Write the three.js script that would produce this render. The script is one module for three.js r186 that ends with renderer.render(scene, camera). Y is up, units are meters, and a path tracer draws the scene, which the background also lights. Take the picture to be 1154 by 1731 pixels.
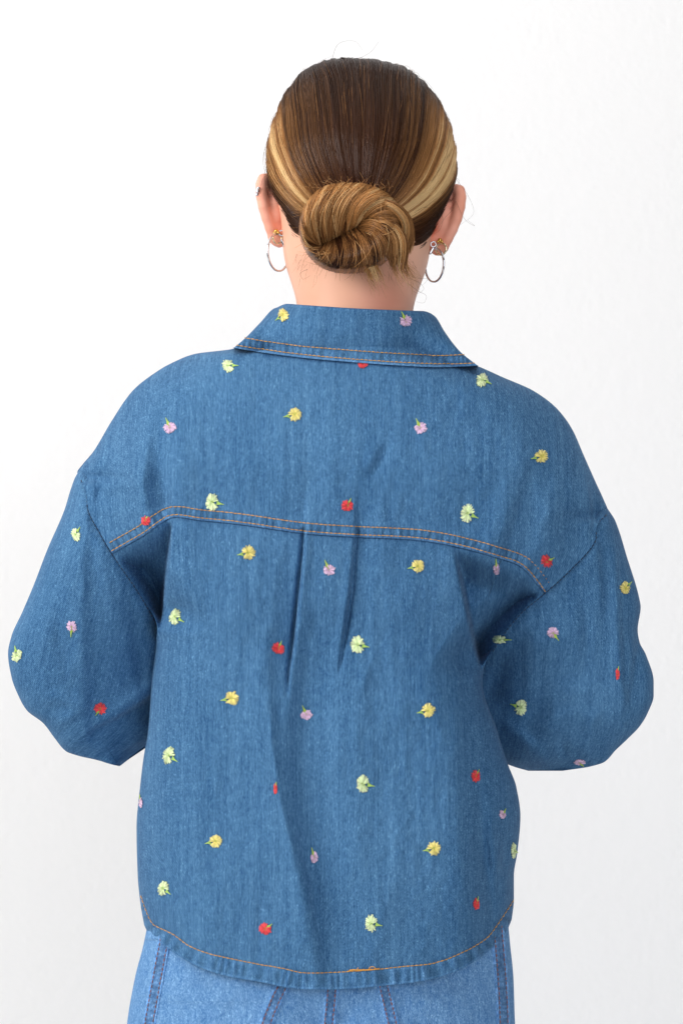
import * as THREE from 'three';
import { mergeGeometries } from 'three/addons/utils/BufferGeometryUtils.js';
import { RectAreaLightUniformsLib } from 'three/addons/lights/RectAreaLightUniformsLib.js';

// ---------------------------------------------------------------- camera, light, exposure
const K = 0.0005, DIST = 2.0, CX = 577, CY = 865.5, EYE = 1.24;      // half a millimetre for each photo pixel at the person's side line
const scene = new THREE.Scene();
scene.background = new THREE.Color(0, 0, 0);
const camera = new THREE.PerspectiveCamera(2 * Math.atan(CY * K / DIST) * 180 / Math.PI, 682 / 1024, 0.05, 30);
camera.position.set(0, EYE, DIST);
camera.lookAt(0, EYE, 0);
const renderer = new THREE.WebGLRenderer({ antialias: true });
renderer.setSize(682, 1024);
renderer.toneMapping = THREE.LinearToneMapping;
renderer.toneMappingExposure = 0.97;
renderer.shadowMap.enabled = true;
RectAreaLightUniformsLib.init();
function areaLight(color, intensity, w, h, pos, at) {
  const l = new THREE.RectAreaLight(color, intensity, w, h);
  l.position.set(...pos); l.lookAt(...at); scene.add(l);
  return l;
}
areaLight(0xfffdfb, 9.0, 1.9, 2.0, [-2.7, 2.3, 1.35], [0.0, 1.15, -0.25]);     // tall window on the left, a little behind the camera
areaLight(0xf6f9ff, 2.8, 3.2, 2.4, [1.2, 1.8, 3.2], [0, 1.2, -0.2]);             // added fill lamp, standing for bounce off the pale room behind the camera
areaLight(0xfffcf8, 1.6, 3.0, 2.4, [-0.4, 3.1, 0.6], [-0.4, 0, 0.3]);            // soft light off the ceiling

// ---------------------------------------------------------------- helpers
function rng(seed) { let a = seed >>> 0; return () => { a = (a + 0x6d2b79f5) | 0; let t = Math.imul(a ^ (a >>> 15), 1 | a); t = (t + Math.imul(t ^ (t >>> 7), 61 | t)) ^ t; return ((t ^ (t >>> 14)) >>> 0) / 4294967296; }; }
const V = (x, y, z) => new THREE.Vector3(x, y, z);
const clamp = (x, a, b) => Math.min(b, Math.max(a, x));
const lerp = (a, b, t) => a + (b - a) * t;
const smooth = (a, b, x) => { const t = clamp((x - a) / (b - a), 0, 1); return t * t * (3 - 2 * t); };
const P = (px, py, z) => { const f = K * (DIST - z) / DIST; return V((px - CX) * f, EYE - (py - CY) * f, z); };
// monotone cubic table
function tab(pairs) {
  const n = pairs.length, x = pairs.map(p => p[0]), y = pairs.map(p => p[1]), m = new Array(n).fill(0), d = [];
  for (let i = 0; i < n - 1; i++) d.push((y[i + 1] - y[i]) / (x[i + 1] - x[i]));
  for (let i = 1; i < n - 1; i++) m[i] = d[i - 1] * d[i] <= 0 ? 0 : 2 * d[i - 1] * d[i] / (d[i - 1] + d[i]);
  m[0] = d[0]; m[n - 1] = d[n - 2];
  return (q) => {
    if (q <= x[0]) return y[0]; if (q >= x[n - 1]) return y[n - 1];
    let i = 0; while (q > x[i + 1]) i++;
    const h = x[i + 1] - x[i], t = (q - x[i]) / h, t2 = t * t, t3 = t2 * t;
    return y[i] * (2 * t3 - 3 * t2 + 1) + h * m[i] * (t3 - 2 * t2 + t) + y[i + 1] * (-2 * t3 + 3 * t2) + h * m[i + 1] * (t3 - t2);
  };
}
// value noise
const NT = (() => { const r = rng(77), a = new Float32Array(65536); for (let i = 0; i < 65536; i++) a[i] = r() * 2 - 1; return a; })();
function n2(x, y, px = 256, py = 256) {
  const xi = Math.floor(x), yi = Math.floor(y), fx = x - xi, fy = y - yi, u = fx * fx * (3 - 2 * fx), v = fy * fy * (3 - 2 * fy);
  const mod = (a, b) => ((a % b) + b) % b, x0 = mod(xi, px), x1 = mod(xi + 1, px), y0 = mod(yi, py), y1 = mod(yi + 1, py);
  const g = (i, j) => NT[(i * 1619 + j * 31337 + ((i * 7919) ^ (j * 104729))) & 65535];
  return lerp(lerp(g(x0, y0), g(x1, y0), u), lerp(g(x0, y1), g(x1, y1), u), v);
}
function n3(x, y, z) { const k = Math.floor(z), f = z - k, w = f * f * (3 - 2 * f); return lerp(n2(x + k * 17.3, y + k * 9.1), n2(x + (k + 1) * 17.3, y + (k + 1) * 9.1), w); }

const used = {};
function numbered(n) { const k = (used[n] = (used[n] ?? -1) + 1); return k ? n + '_' + String(k).padStart(3, '0') : n; }
function thing(name, label, category, group) {
  const o = new THREE.Group(); o.name = numbered(name); o.userData = { label, category }; if (group) o.userData.group = group; scene.add(o); return o;
}
function part(name, geometry, material, parent, extra) {
  const o = new THREE.Mesh(geometry, material); o.name = name; o.castShadow = o.receiveShadow = true; if (extra) Object.assign(o.userData, extra); parent.add(o); return o;
}
function structure(name, geometry, material) { const o = new THREE.Mesh(geometry, material); o.name = name; o.userData.kind = 'structure'; o.castShadow = o.receiveShadow = true; scene.add(o); return o; }

// grid surface: f(i, j) gives {p: Vector3, c?: [r,g,b]}; uv = arc lengths in metres (turned by angle), shared on the welded grid
function gridGeometry(nu, nv, f, { turn = 0, closed = false, colors = false, flip = false, u0 = 0, v0 = 0 } = {}) {
  const cols = nu + 1, pos = new Float32Array(cols * (nv + 1) * 3), uv = new Float32Array(cols * (nv + 1) * 2), col = colors ? new Float32Array(cols * (nv + 1) * 3) : null;
  const pts = [];
  for (let j = 0; j <= nv; j++) for (let i = 0; i <= nu; i++) {
    const r = f(i / nu, j / nv), k = j * cols + i; pts.push(r.b ?? r.p); pos.set([r.p.x, r.p.y, r.p.z], k * 3); if (col) col.set(r.c ?? [1, 1, 1], k * 3);
  }
  const mid = nu >> 1, ca = Math.cos(turn), sa = Math.sin(turn);
  const vs = new Float32Array((nv + 1)); for (let j = 1; j <= nv; j++) vs[j] = vs[j - 1] + pts[j * cols + mid].distanceTo(pts[(j - 1) * cols + mid]);
  for (let j = 0; j <= nv; j++) {
    const us = new Float32Array(cols); for (let i = 1; i <= nu; i++) us[i] = us[i - 1] + pts[j * cols + i].distanceTo(pts[j * cols + i - 1]);
    for (let i = 0; i <= nu; i++) { const a = us[i] - us[mid] + pts[j * cols + mid].x, b = -vs[j]; uv.set([u0 + a * ca - b * sa, v0 + a * sa + b * ca], (j * cols + i) * 2); }
  }
  const idx = [];
  for (let j = 0; j < nv; j++) for (let i = 0; i < nu; i++) { const a = j * cols + i, b = a + 1, c = a + cols, d = c + 1; flip ? idx.push(a, b, c, b, d, c) : idx.push(a, c, b, b, c, d); }
  const g = new THREE.BufferGeometry();
  g.setAttribute('position', new THREE.BufferAttribute(pos, 3)); g.setAttribute('uv', new THREE.BufferAttribute(uv, 2));
  if (col) g.setAttribute('color', new THREE.BufferAttribute(col, 3));
  g.setIndex(idx); g.computeVertexNormals();
  if (closed) { const n = g.attributes.normal; for (let j = 0; j <= nv; j++) { const a = j * cols, b = a + nu; const v = V(n.getX(a) + n.getX(b), n.getY(a) + n.getY(b), n.getZ(a) + n.getZ(b)).normalize(); n.setXYZ(a, v.x, v.y, v.z); n.setXYZ(b, v.x, v.y, v.z); } }
  return g;
}
// little tubes: stitches and hairs gathered in one buffer
class Tubes {
  constructor() { this.p = []; this.n = []; this.c = []; this.i = []; }
  add(pts, radius, color, sides = 3, ref = null) {          // radius(t), color(t)
    const m = pts.length, base = this.p.length / 3, T = V(0, 0, 0), A = V(0, 0, 0), B = V(0, 0, 0), R = ref ?? V(0.13, 0.21, 0.97);
    for (let k = 0; k < m; k++) {
      T.subVectors(pts[Math.min(m - 1, k + 1)], pts[Math.max(0, k - 1)]).normalize();
      A.crossVectors(T, R); if (A.lengthSq() < 1e-6) A.set(1, 0, 0); A.normalize(); B.crossVectors(A, T).normalize();
      const t = k / (m - 1), r = radius(t), c = color(t);
      for (let s = 0; s < sides; s++) {
        const a = s / sides * 2 * Math.PI + 0.5, x = Math.cos(a), y = Math.sin(a), nx = A.x * x + B.x * y, ny = A.y * x + B.y * y, nz = A.z * x + B.z * y;
        this.p.push(pts[k].x + nx * r, pts[k].y + ny * r, pts[k].z + nz * r); this.n.push(nx, ny, nz); this.c.push(c[0], c[1], c[2]);
      }
    }
    for (let k = 0; k < m - 1; k++) for (let s = 0; s < sides; s++) { const a = base + k * sides + s, b = base + k * sides + (s + 1) % sides; this.i.push(a, a + sides, b, b, a + sides, b + sides); }
  }
  get geometry() {
    const g = new THREE.BufferGeometry();
    g.setAttribute('position', new THREE.Float32BufferAttribute(this.p, 3)); g.setAttribute('normal', new THREE.Float32BufferAttribute(this.n, 3)); g.setAttribute('color', new THREE.Float32BufferAttribute(this.c, 3));
    g.setIndex(this.i); return g;
  }
}
// naive surface nets over a signed distance field
function surfaceNets(sdf, lo, hi, cell, colorAt) {
  const nx = Math.ceil((hi[0] - lo[0]) / cell) + 1, ny = Math.ceil((hi[1] - lo[1]) / cell) + 1, nz = Math.ceil((hi[2] - lo[2]) / cell) + 1;
  const F = new Float32Array(nx * ny * nz), at = (i, j, k) => i + nx * (j + ny * k);
  for (let k = 0; k < nz; k++) for (let j = 0; j < ny; j++) for (let i = 0; i < nx; i++) F[at(i, j, k)] = sdf(lo[0] + i * cell, lo[1] + j * cell, lo[2] + k * cell);
  const id = new Int32Array(nx * ny * nz).fill(-1), pos = [], nor = [], col = [], idx = [];
  for (let k = 0; k < nz - 1; k++) for (let j = 0; j < ny - 1; j++) for (let i = 0; i < nx - 1; i++) {
    let c = 0, sx = 0, sy = 0, sz = 0;
    const cor = []; let mask = 0;
    for (let q = 0; q < 8; q++) { const v = F[at(i + (q & 1), j + ((q >> 1) & 1), k + (q >> 2))]; cor.push(v); if (v < 0) mask |= 1 << q; }
    if (mask === 0 || mask === 255) continue;
    for (let a = 0; a < 8; a++) for (const bit of [1, 2, 4]) {
      const b = a | bit; if (b === a) continue; if ((cor[a] < 0) === (cor[b] < 0)) continue;
      const t = cor[a] / (cor[a] - cor[b]); sx += (a & 1) + (bit === 1 ? t : 0); sy += ((a >> 1) & 1) + (bit === 2 ? t : 0); sz += (a >> 2) + (bit === 4 ? t : 0); c++;
    }
    const x = lo[0] + (i + sx / c) * cell, y = lo[1] + (j + sy / c) * cell, z = lo[2] + (k + sz / c) * cell, e = cell * 0.6;
    const n = V(sdf(x + e, y, z) - sdf(x - e, y, z), sdf(x, y + e, z) - sdf(x, y - e, z), sdf(x, y, z + e) - sdf(x, y, z - e)).normalize();
    id[at(i, j, k)] = pos.length / 3; pos.push(x, y, z); nor.push(n.x, n.y, n.z); if (colorAt) col.push(...colorAt(x, y, z));
  }
  const quad = (a, b, c, d, f) => { if (a < 0 || b < 0 || c < 0 || d < 0) return; f ? idx.push(a, b, c, a, c, d) : idx.push(a, c, b, a, d, c); };
  for (let k = 1; k < nz - 1; k++) for (let j = 1; j < ny - 1; j++) for (let i = 1; i < nx - 1; i++) {
    const s = F[at(i, j, k)] < 0;
    if (s !== F[at(i + 1, j, k)] < 0) quad(id[at(i, j - 1, k - 1)], id[at(i, j, k - 1)], id[at(i, j, k)], id[at(i, j - 1, k)], s);
    if (s !== F[at(i, j + 1, k)] < 0) quad(id[at(i - 1, j, k - 1)], id[at(i - 1, j, k)], id[at(i, j, k)], id[at(i, j, k - 1)], s);
    if (s !== F[at(i, j, k + 1)] < 0) quad(id[at(i - 1, j - 1, k)], id[at(i, j - 1, k)], id[at(i, j, k)], id[at(i - 1, j, k)], s);
  }
  const g = new THREE.BufferGeometry();
  g.setAttribute('position', new THREE.Float32BufferAttribute(pos, 3)); g.setAttribute('normal', new THREE.Float32BufferAttribute(nor, 3));
  if (colorAt) g.setAttribute('color', new THREE.Float32BufferAttribute(col, 3));
  g.setIndex(idx); return g;
}
const smin = (a, b, k) => { const h = Math.max(k - Math.abs(a - b), 0) / k; return Math.min(a, b) - h * h * k * 0.25; };
function capsule(x, y, z, a, b, ra, rb) {
  const bx = b.x - a.x, by = b.y - a.y, bz = b.z - a.z, t = clamp(((x - a.x) * bx + (y - a.y) * by + (z - a.z) * bz) / (bx * bx + by * by + bz * bz + 1e-12), 0, 1);
  return Math.hypot(x - a.x - bx * t, y - a.y - by * t, z - a.z - bz * t) - lerp(ra, rb, t);
}
function ellipsoid(x, y, z, c, rx, ry, rz) { const a = (x - c.x) / rx, b = (y - c.y) / ry, d = (z - c.z) / rz, k = Math.hypot(a, b, d), q = Math.hypot(a / rx, b / ry, d / rz); return q < 1e-9 ? -Math.min(rx, ry, rz) : k * (k - 1) / q; }

// ---------------------------------------------------------------- materials
const wrap = (t, rep) => { t.wrapS = t.wrapT = THREE.RepeatWrapping; t.magFilter = THREE.LinearFilter; t.minFilter = THREE.LinearMipmapLinearFilter; t.generateMipmaps = true; t.repeat.set(rep, rep); t.needsUpdate = true; return t; };
const toS = (v) => { v = clamp(v, 0, 1); return Math.round(255 * (v <= 0.0031308 ? 12.92 * v : 1.055 * Math.pow(v, 1 / 2.4) - 0.055)); };
// denim: warp yarns down the cloth with slubs, white weft showing between them along the twill diagonal
function denim(seed, dark, light, { size = 2048, metres = 0.5, streak = 1, speck = 1, mottle = 0.5 } = {}) {
  const r = rng(seed), N = size, col = new Uint8Array(N * N * 4), bum = new Uint8Array(N * N * 4);
  const yarn = 3, ny = Math.floor(N / yarn), tone = new Float32Array(ny), phase = new Float32Array(ny);
  for (let i = 0; i < ny; i++) { tone[i] = (r() + r() + r() - 1.5) * 0.5; phase[i] = r() * 1000; }
  for (let y = 0; y < N; y++) for (let x = 0; x < N; x++) {
    const yi = Math.min(ny - 1, Math.floor(x / yarn)), inY = (x % yarn) / yarn;
    const slub = n2(yi * 3.7, y / 120 + phase[yi], 256, 256) * 0.6 + n2(yi * 5.3 + 40, y / 34 + phase[yi], 256, 256) * 0.55;
    const broad = n2(x / 20, y / 400, 1 << 20, 256) * 0.5 + n2(x / 64 + 9, y / 300 + 5, 1 << 20, 256) * 0.35 + n2(x / 190 + 2, y / 330 + 1, 1 << 20, 256) * 0.6;
    const tw = Math.sin((x * 2.0 - y * 1.15) * 2 * Math.PI / (yarn * 4.2) + slub);
    const g = (r() + r() - 1) * 0.35 + n2(x / 1.9 + 11, y / 4.0 + 7, 1 << 20, 1 << 20) * 0.62 + n2(x / 2.2 + 91, y / 14 + 3, 1 << 20, 1 << 20) * 0.42;
    const mot = n2(x / 26 + 3, y / 26 + 8) * 0.6 + n2(x / 9 + 3, y / 12 + 8) * 0.7;
    let t = 0.42 + streak * (tone[yi] * 0.22 + slub * 0.20 + broad * 0.16) + 0.13 * tw + speck * g * 0.20 + mottle * mot * 0.2;
    if (g > 0.62) t += (g - 0.62) * 0.9 * speck;
    t = clamp(t, 0, 1.6);
    const k = (y * N + x) * 4;
    for (let c = 0; c < 3; c++) col[k + c] = toS(dark[c] + (light[c] - dark[c]) * Math.pow(t, 1.15));
    col[k + 3] = 255;
    const h = clamp(0.5 + 0.28 * tw + 0.18 * slub + 0.12 * g + 0.1 * Math.sin(inY * Math.PI) + mottle * mot * 0.12, 0, 1) * 255;
    bum[k] = bum[k + 1] = bum[k + 2] = h; bum[k + 3] = 255;
  }
  const a = new THREE.DataTexture(col, N, N); a.colorSpace = THREE.SRGBColorSpace;
  return [wrap(a, 1 / metres), wrap(new THREE.DataTexture(bum, N, N), 1 / metres)];
}
const [dMap, dBump] = denim(5, [0.0135, 0.069, 0.18], [0.13, 0.3, 0.505], { streak: 0.6, speck: 1.7, mottle: 0.1 });
const [jMap, jBump] = denim(9, [0.042, 0.155, 0.39], [0.29, 0.52, 0.8], { size: 1024, metres: 0.25, streak: 0.3, speck: 2.1, mottle: 0.4 });
const M = {
  denim: new THREE.MeshPhysicalMaterial({ map: dMap, bumpMap: dBump, bumpScale: 0.00028, roughness: 0.92, vertexColors: true, sheen: 0.25, sheenRoughness: 0.6, sheenColor: new THREE.Color(0.5, 0.6, 0.75), specularIntensity: 0.35 }),
  denimPlain: new THREE.MeshPhysicalMaterial({ map: dMap, bumpMap: dBump, bumpScale: 0.00028, roughness: 0.92, specularIntensity: 0.35 }),
  jeans: new THREE.MeshPhysicalMaterial({ map: jMap, bumpMap: jBump, bumpScale: 0.0005, roughness: 0.95, vertexColors: true, specularIntensity: 0.3 }),
  thread: new THREE.MeshPhysicalMaterial({ vertexColors: true, roughness: 0.55, sheen: 0.4, sheenColor: new THREE.Color(1, 1, 1), sheenRoughness: 0.4 }),
  skin: new THREE.MeshPhysicalMaterial({ vertexColors: true, roughness: 0.5, specularIntensity: 0.5 }),
  hair: new THREE.MeshPhysicalMaterial({ vertexColors: true, roughness: 0.28, specularIntensity: 0.45, side: THREE.DoubleSide }),
  silver: new THREE.MeshPhysicalMaterial({ color: new THREE.Color(0.72, 0.72, 0.76), metalness: 1, roughness: 0.16 }),
  gold: new THREE.MeshPhysicalMaterial({ color: new THREE.Color(0.72, 0.45, 0.12), metalness: 1, roughness: 0.25 }),
  palegold: new THREE.MeshPhysicalMaterial({ color: new THREE.Color(0.85, 0.72, 0.5), metalness: 1, roughness: 0.2 }),
};
function noiseBump(N, scales, seed) {
  const d = new Uint8Array(N * N * 4);
  for (let y = 0; y < N; y++) for (let x = 0; x < N; x++) { let v = 0, s = 0; for (const [p, a] of scales) { v += a * n2(x * p / N + seed, y * p / N + seed, p, p); s += a; } const k = (y * N + x) * 4; d[k] = d[k + 1] = d[k + 2] = 128 + 127 * clamp(v / s * 1.4, -1, 1); d[k + 3] = 255; }
  return new THREE.DataTexture(d, N, N);
}

// ---------------------------------------------------------------- the wall and the floor
const wallMat = new THREE.MeshStandardMaterial({ color: new THREE.Color(0.88, 0.88, 0.88), roughness: 0.9, bumpMap: wrap(noiseBump(1024, [[128, 1], [64, 0.8], [200, 0.5]], 3), 1 / 0.9), bumpScale: 0.00035 });
{
  const g = new THREE.BoxGeometry(7, 3.4, 0.12); const uv = g.attributes.uv; for (let i = 0; i < uv.count; i++) uv.setXY(i, uv.getX(i) * 7, uv.getY(i) * 3.4);
  const w = structure('wall', g, wallMat); w.position.set(0, 1.7, -1.06);
  const f = structure('floor', new THREE.BoxGeometry(7, 0.1, 5.2), new THREE.MeshStandardMaterial({ color: new THREE.Color(0.7, 0.7, 0.69), roughness: 0.6 })); f.position.set(0, -0.05, 1.6);
}

// ---------------------------------------------------------------- fold strokes
// points [x, y, amount in mm]; ridge: two widths (left of / right of a downward stroke); step: everything left of a downward stroke is moved by the amount, over a width, as far as "far"
function segs(pts) { return pts.slice(1).map((b, i) => [pts[i], b]); }
const ridge = (pts, wl, wr) => ({ s: segs(pts), wl, wr, reach: 3 * Math.max(wl, wr) });
const step = (pts, w, far, gate) => ({ s: segs(pts), w, far, gate, step: true, reach: Math.max(3 * far, 5 * w) });
for (const f of [ridge, step]) f;
function box(f) { let a = 1e9, b = -1e9, c = 1e9, d = -1e9; for (const [p, q] of f.s) for (const e of [p, q]) { a = Math.min(a, e[0]); b = Math.max(b, e[0]); c = Math.min(c, e[1]); d = Math.max(d, e[1]); } f.box = [a - f.reach, b + f.reach, c - f.reach, d + f.reach]; return f; }
function foldHeight(list, x, y) {
  let h = 0;
  for (const f of list) {
    if (!f.box) box(f);
    if (x < f.box[0] || x > f.box[1] || y < f.box[2] || y > f.box[3]) continue;
    let best = 1e9, sd = 0, am = 0, over = 0;
    for (const [a, b] of f.s) {
      const dx = b[0] - a[0], dy = b[1] - a[1], L2 = dx * dx + dy * dy, tr = ((x - a[0]) * dx + (y - a[1]) * dy) / L2, t = clamp(tr, 0, 1);
      const ex = x - a[0] - dx * t, ey = y - a[1] - dy * t, d2 = ex * ex + ey * ey;
      if (d2 < best) { best = d2; const c = (x - a[0]) * dy - (y - a[1]) * dx; sd = Math.sign(c) * Math.sqrt(d2); am = lerp(a[2], b[2], t * t * (3 - 2 * t)); }
    }
    if (f.step) { const q = 1 / (1 + Math.exp(clamp(sd / f.w * 2.2, -30, 30))), fade = sd < 0 ? Math.exp(-(sd * sd) / (f.far * f.far)) : 1; h += am * q * fade * (f.gate ? f.gate(x, y) : 1); }
    else { const w = sd < 0 ? f.wl : f.wr; h += am * Math.exp(-best / (w * w)); }
  }
  return h * 0.001;
}
// polyline tools in photo pixels
function along(pts, stepLen) {
  const out = []; let carry = 0;
  for (let i = 0; i < pts.length - 1; i++) { const [ax, ay] = pts[i], [bx, by] = pts[i + 1], L = Math.hypot(bx - ax, by - ay); let d = carry; while (d < L) { out.push([ax + (bx - ax) * d / L, ay + (by - ay) * d / L, (bx - ax) / L, (by - ay) / L]); d += stepLen; } carry = d - L; }
  return out;
}
function curve(pts, n = 8) { const c = new THREE.CatmullRomCurve3(pts.map(p => V(p[0], p[1], p[2] ?? 0)), false, 'centripetal'); return c.getPoints((pts.length - 1) * n).map(v => [v.x, v.y, v.z]); }
function distTo(pts, x, y) { let best = 1e9, s = 0, L = 0, at = 0; for (let i = 0; i < pts.length - 1; i++) { const [ax, ay] = pts[i], dx = pts[i + 1][0] - ax, dy = pts[i + 1][1] - ay, l2 = dx * dx + dy * dy, l = Math.sqrt(l2), t = clamp(((x - ax) * dx + (y - ay) * dy) / l2, 0, 1), e = Math.hypot(x - ax - dx * t, y - ay - dy * t); if (e < best) { best = e; s = Math.sign((x - ax) * dy - (y - ay) * dx); at = L + t * l; } L += l; } return [best * s, at]; }

// ---------------------------------------------------------------- sleeves (tables by photo row)
const SL = {
  L: tab([[770, 178], [785, 150], [797, 134], [808, 127], [830, 119], [860, 110], [930, 80], [985, 59], [1035, 38], [1075, 20], [1105, 14], [1145, 20], [1179, 33], [1201, 46], [1223, 74], [1248, 93], [1270, 112], [1278, 134], [1285, 165], [1292, 188], [1295, 201]]),
  R: tab([[770, 255], [860, 290], [1000, 305], [1150, 312], [1220, 300], [1250, 266], [1270, 238], [1285, 216], [1292, 207], [1295, 203]]),
  zL: tab([[770, -0.02], [900, -0.012], [1100, -0.012], [1295, -0.03]]), zR: tab([[770, -0.025], [900, -0.02], [1000, -0.04], [1100, -0.06], [1200, -0.075], [1295, -0.05]]),
  D: tab([[770, 0.045], [830, 0.05], [930, 0.058], [1050, 0.062], [1150, 0.06], [1220, 0.052], [1260, 0.037], [1280, 0.022], [1290, 0.012], [1295, 0]]), Df: 0.075,
  p: 0.8, y0: 770, y1: 1295,
  seam: curve([[112, 768], [130, 797], [146, 826], [149, 845], [150, 862], [168, 898], [190, 936], [235, 1002], [268, 1062], [290, 1110]]), inside: -1,
  folds: [
    ridge([[152, 800, 0], [148, 835, 4], [143, 880, 5], [139, 960, 4], [139, 1060, 4], [140, 1160, 5], [143, 1240, 4], [150, 1275, 0]], 48, 11),
    ridge([[70, 985, 0], [58, 1060, 2], [66, 1140, 3], [90, 1210, 0]], 24, 26),
    step([[138, 1250, 0], [160, 1231, -9], [200, 1212, -16], [240, 1188, -18], [300, 1150, -16]], 4, 60),
    ridge([[150, 1226, 0], [190, 1205, 6], [230, 1180, 8], [280, 1145, 5]], 18, 14),
    ridge([[196, 1292, 4], [180, 1262, 4], [160, 1240, 0]], 14, 16),
    ridge([[252, 1262, -7], [225, 1270, -6], [205, 1290, 0]], 10, 16),
    ridge([[165, 900, 0], [190, 980, 3], [215, 1060, 3], [230, 1130, 0]], 22, 26),
    ridge([[95, 925, 0], [100, 1000, -3], [108, 1080, -3], [112, 1150, 0]], 18, 18),
    ridge([[60, 1190, 0], [95, 1180, 3], [130, 1190, 3], [150, 1205, 0]], 10, 14),
    ridge([[88, 1235, 0], [115, 1215, 3.5], [145, 1195, 2.5], [165, 1170, 0]], 9, 12),
    ridge([[205, 960, 0], [222, 1040, -4], [232, 1110, -5], [240, 1170, 0]], 12, 10),
    ridge([[158, 905, 0], [168, 935, 2.2], [172, 975, 0]], 5, 8), ridge([[198, 965, 0], [203, 990, 2.2], [202, 1020, 0]], 5, 8),
  ],
  turn: 0.28,
};
const SR = {
  L: tab([[815, 900], [880, 880], [950, 845], [1000, 800], [1100, 780], [1200, 790], [1260, 815], [1285, 842], [1296, 868], [1303, 892]]),
  R: tab([[815, 980], [835, 1006], [850, 1019], [864, 1029], [880, 1039], [942, 1059], [1013, 1080], [1026, 1082], [1065, 1077], [1085, 1080], [1107, 1091], [1153, 1104], [1175, 1104], [1205, 1094], [1227, 1081], [1250, 1059], [1269, 1039], [1288, 1021], [1296, 996], [1303, 950]]),
  zL: tab([[815, -0.025], [950, -0.02], [1050, -0.035], [1150, -0.07], [1304, -0.07]]), zR: tab([[815, -0.02], [1000, -0.012], [1150, -0.012], [1304, -0.03]]),
  D: tab([[815, 0.045], [880, 0.05], [1000, 0.058], [1100, 0.064], [1200, 0.06], [1250, 0.048], [1280, 0.033], [1296, 0.016], [1303, 0.003]]), Df: 0.075,
  p: 0.8, y0: 815, y1: 1303,
  seam: curve([[1040, 838], [1028, 863], [1006, 889], [1004, 915], [962, 964], [918, 1004], [880, 1036], [842, 1084], [815, 1132], [800, 1165]]), inside: 1,
  folds: [
    ridge([[1004, 908, 3], [1009, 950, 5], [1013, 1000, 4], [1016, 1060, 0]], 46, 6),
    ridge([[1030, 888, 2], [1038, 940, 4], [1042, 1000, 5], [1045, 1080, 6], [1048, 1153, 6], [1062, 1211, 3], [1050, 1250, 0]], 13, 6),
    ridge([[1079, 1060, -3], [1077, 1100, -7], [1070, 1160, -7], [1058, 1215, -3]], 7, 16),
    ridge([[838, 1215, 0], [868, 1236, 4], [895, 1260, 5], [914, 1280, 3]], 14, 12),
    ridge([[915, 1276, 0], [935, 1225, 3], [965, 1180, 4], [1005, 1140, 0]], 26, 20),
    ridge([[850, 1130, 0], [840, 1170, -5], [850, 1205, -3], [880, 1230, 0]], 22, 18),
    ridge([[950, 990, 0], [960, 1060, 4], [962, 1130, 3], [955, 1190, 0]], 60, 40),
    ridge([[1000, 1296, 0], [990, 1265, 3.5], [1000, 1220, 3.5], [1020, 1190, 0]], 12, 12),
    ridge([[870, 1225, 0], [905, 1205, -3], [945, 1195, -3], [985, 1170, 0]], 12, 12),
    ridge([[960, 1292, 0], [950, 1262, -3], [955, 1235, 0]], 9, 9),
    ridge([[985, 960, 0], [990, 1040, -3.5], [992, 1120, -3], [985, 1180, 0]], 14, 9),
    ridge([[900, 1030, 0], [905, 1090, 3.5], [900, 1150, 3], [890, 1200, 0]], 18, 16),
    ridge([[858, 1050, 0], [850, 1090, -6], [838, 1130, -10], [826, 1170, -6]], 24, 24),
  ],
  turn: -0.06,
};
function sleeveZ(S, x, y) {
  y = clamp(y, S.y0, S.y1 - 0.5);
  const l = S.L(y), r = S.R(y), m = (l + r) / 2, h = (r - l) / 2, s = clamp((x - m) / h, -1, 1), c = Math.sqrt(1 - s * s);
  const edge = smooth(0, 0.35, c);
  let z = lerp(S.zL(y), S.zR(y), (s + 1) / 2) + S.D(y) * Math.pow(c, S.p);
  z += edge * (foldHeight(S.folds, x, y) + 0.0009 * n2(x / 26, y / 60) + 0.0006 * n2(x / 11, y / 30));
  const [d] = distTo(S.seam, x, y), inn = d * S.inside * -1;            // >0 on the body's side of the seam
  z -= 0.03 * smooth(1, 26, inn);
  z += 0.0022 * Math.exp(-Math.pow((inn + 12) / 11, 2)) * (inn < 4 ? 1 : 0) * edge;          // cloth puffs out just past the seam
  return z;
}

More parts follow.
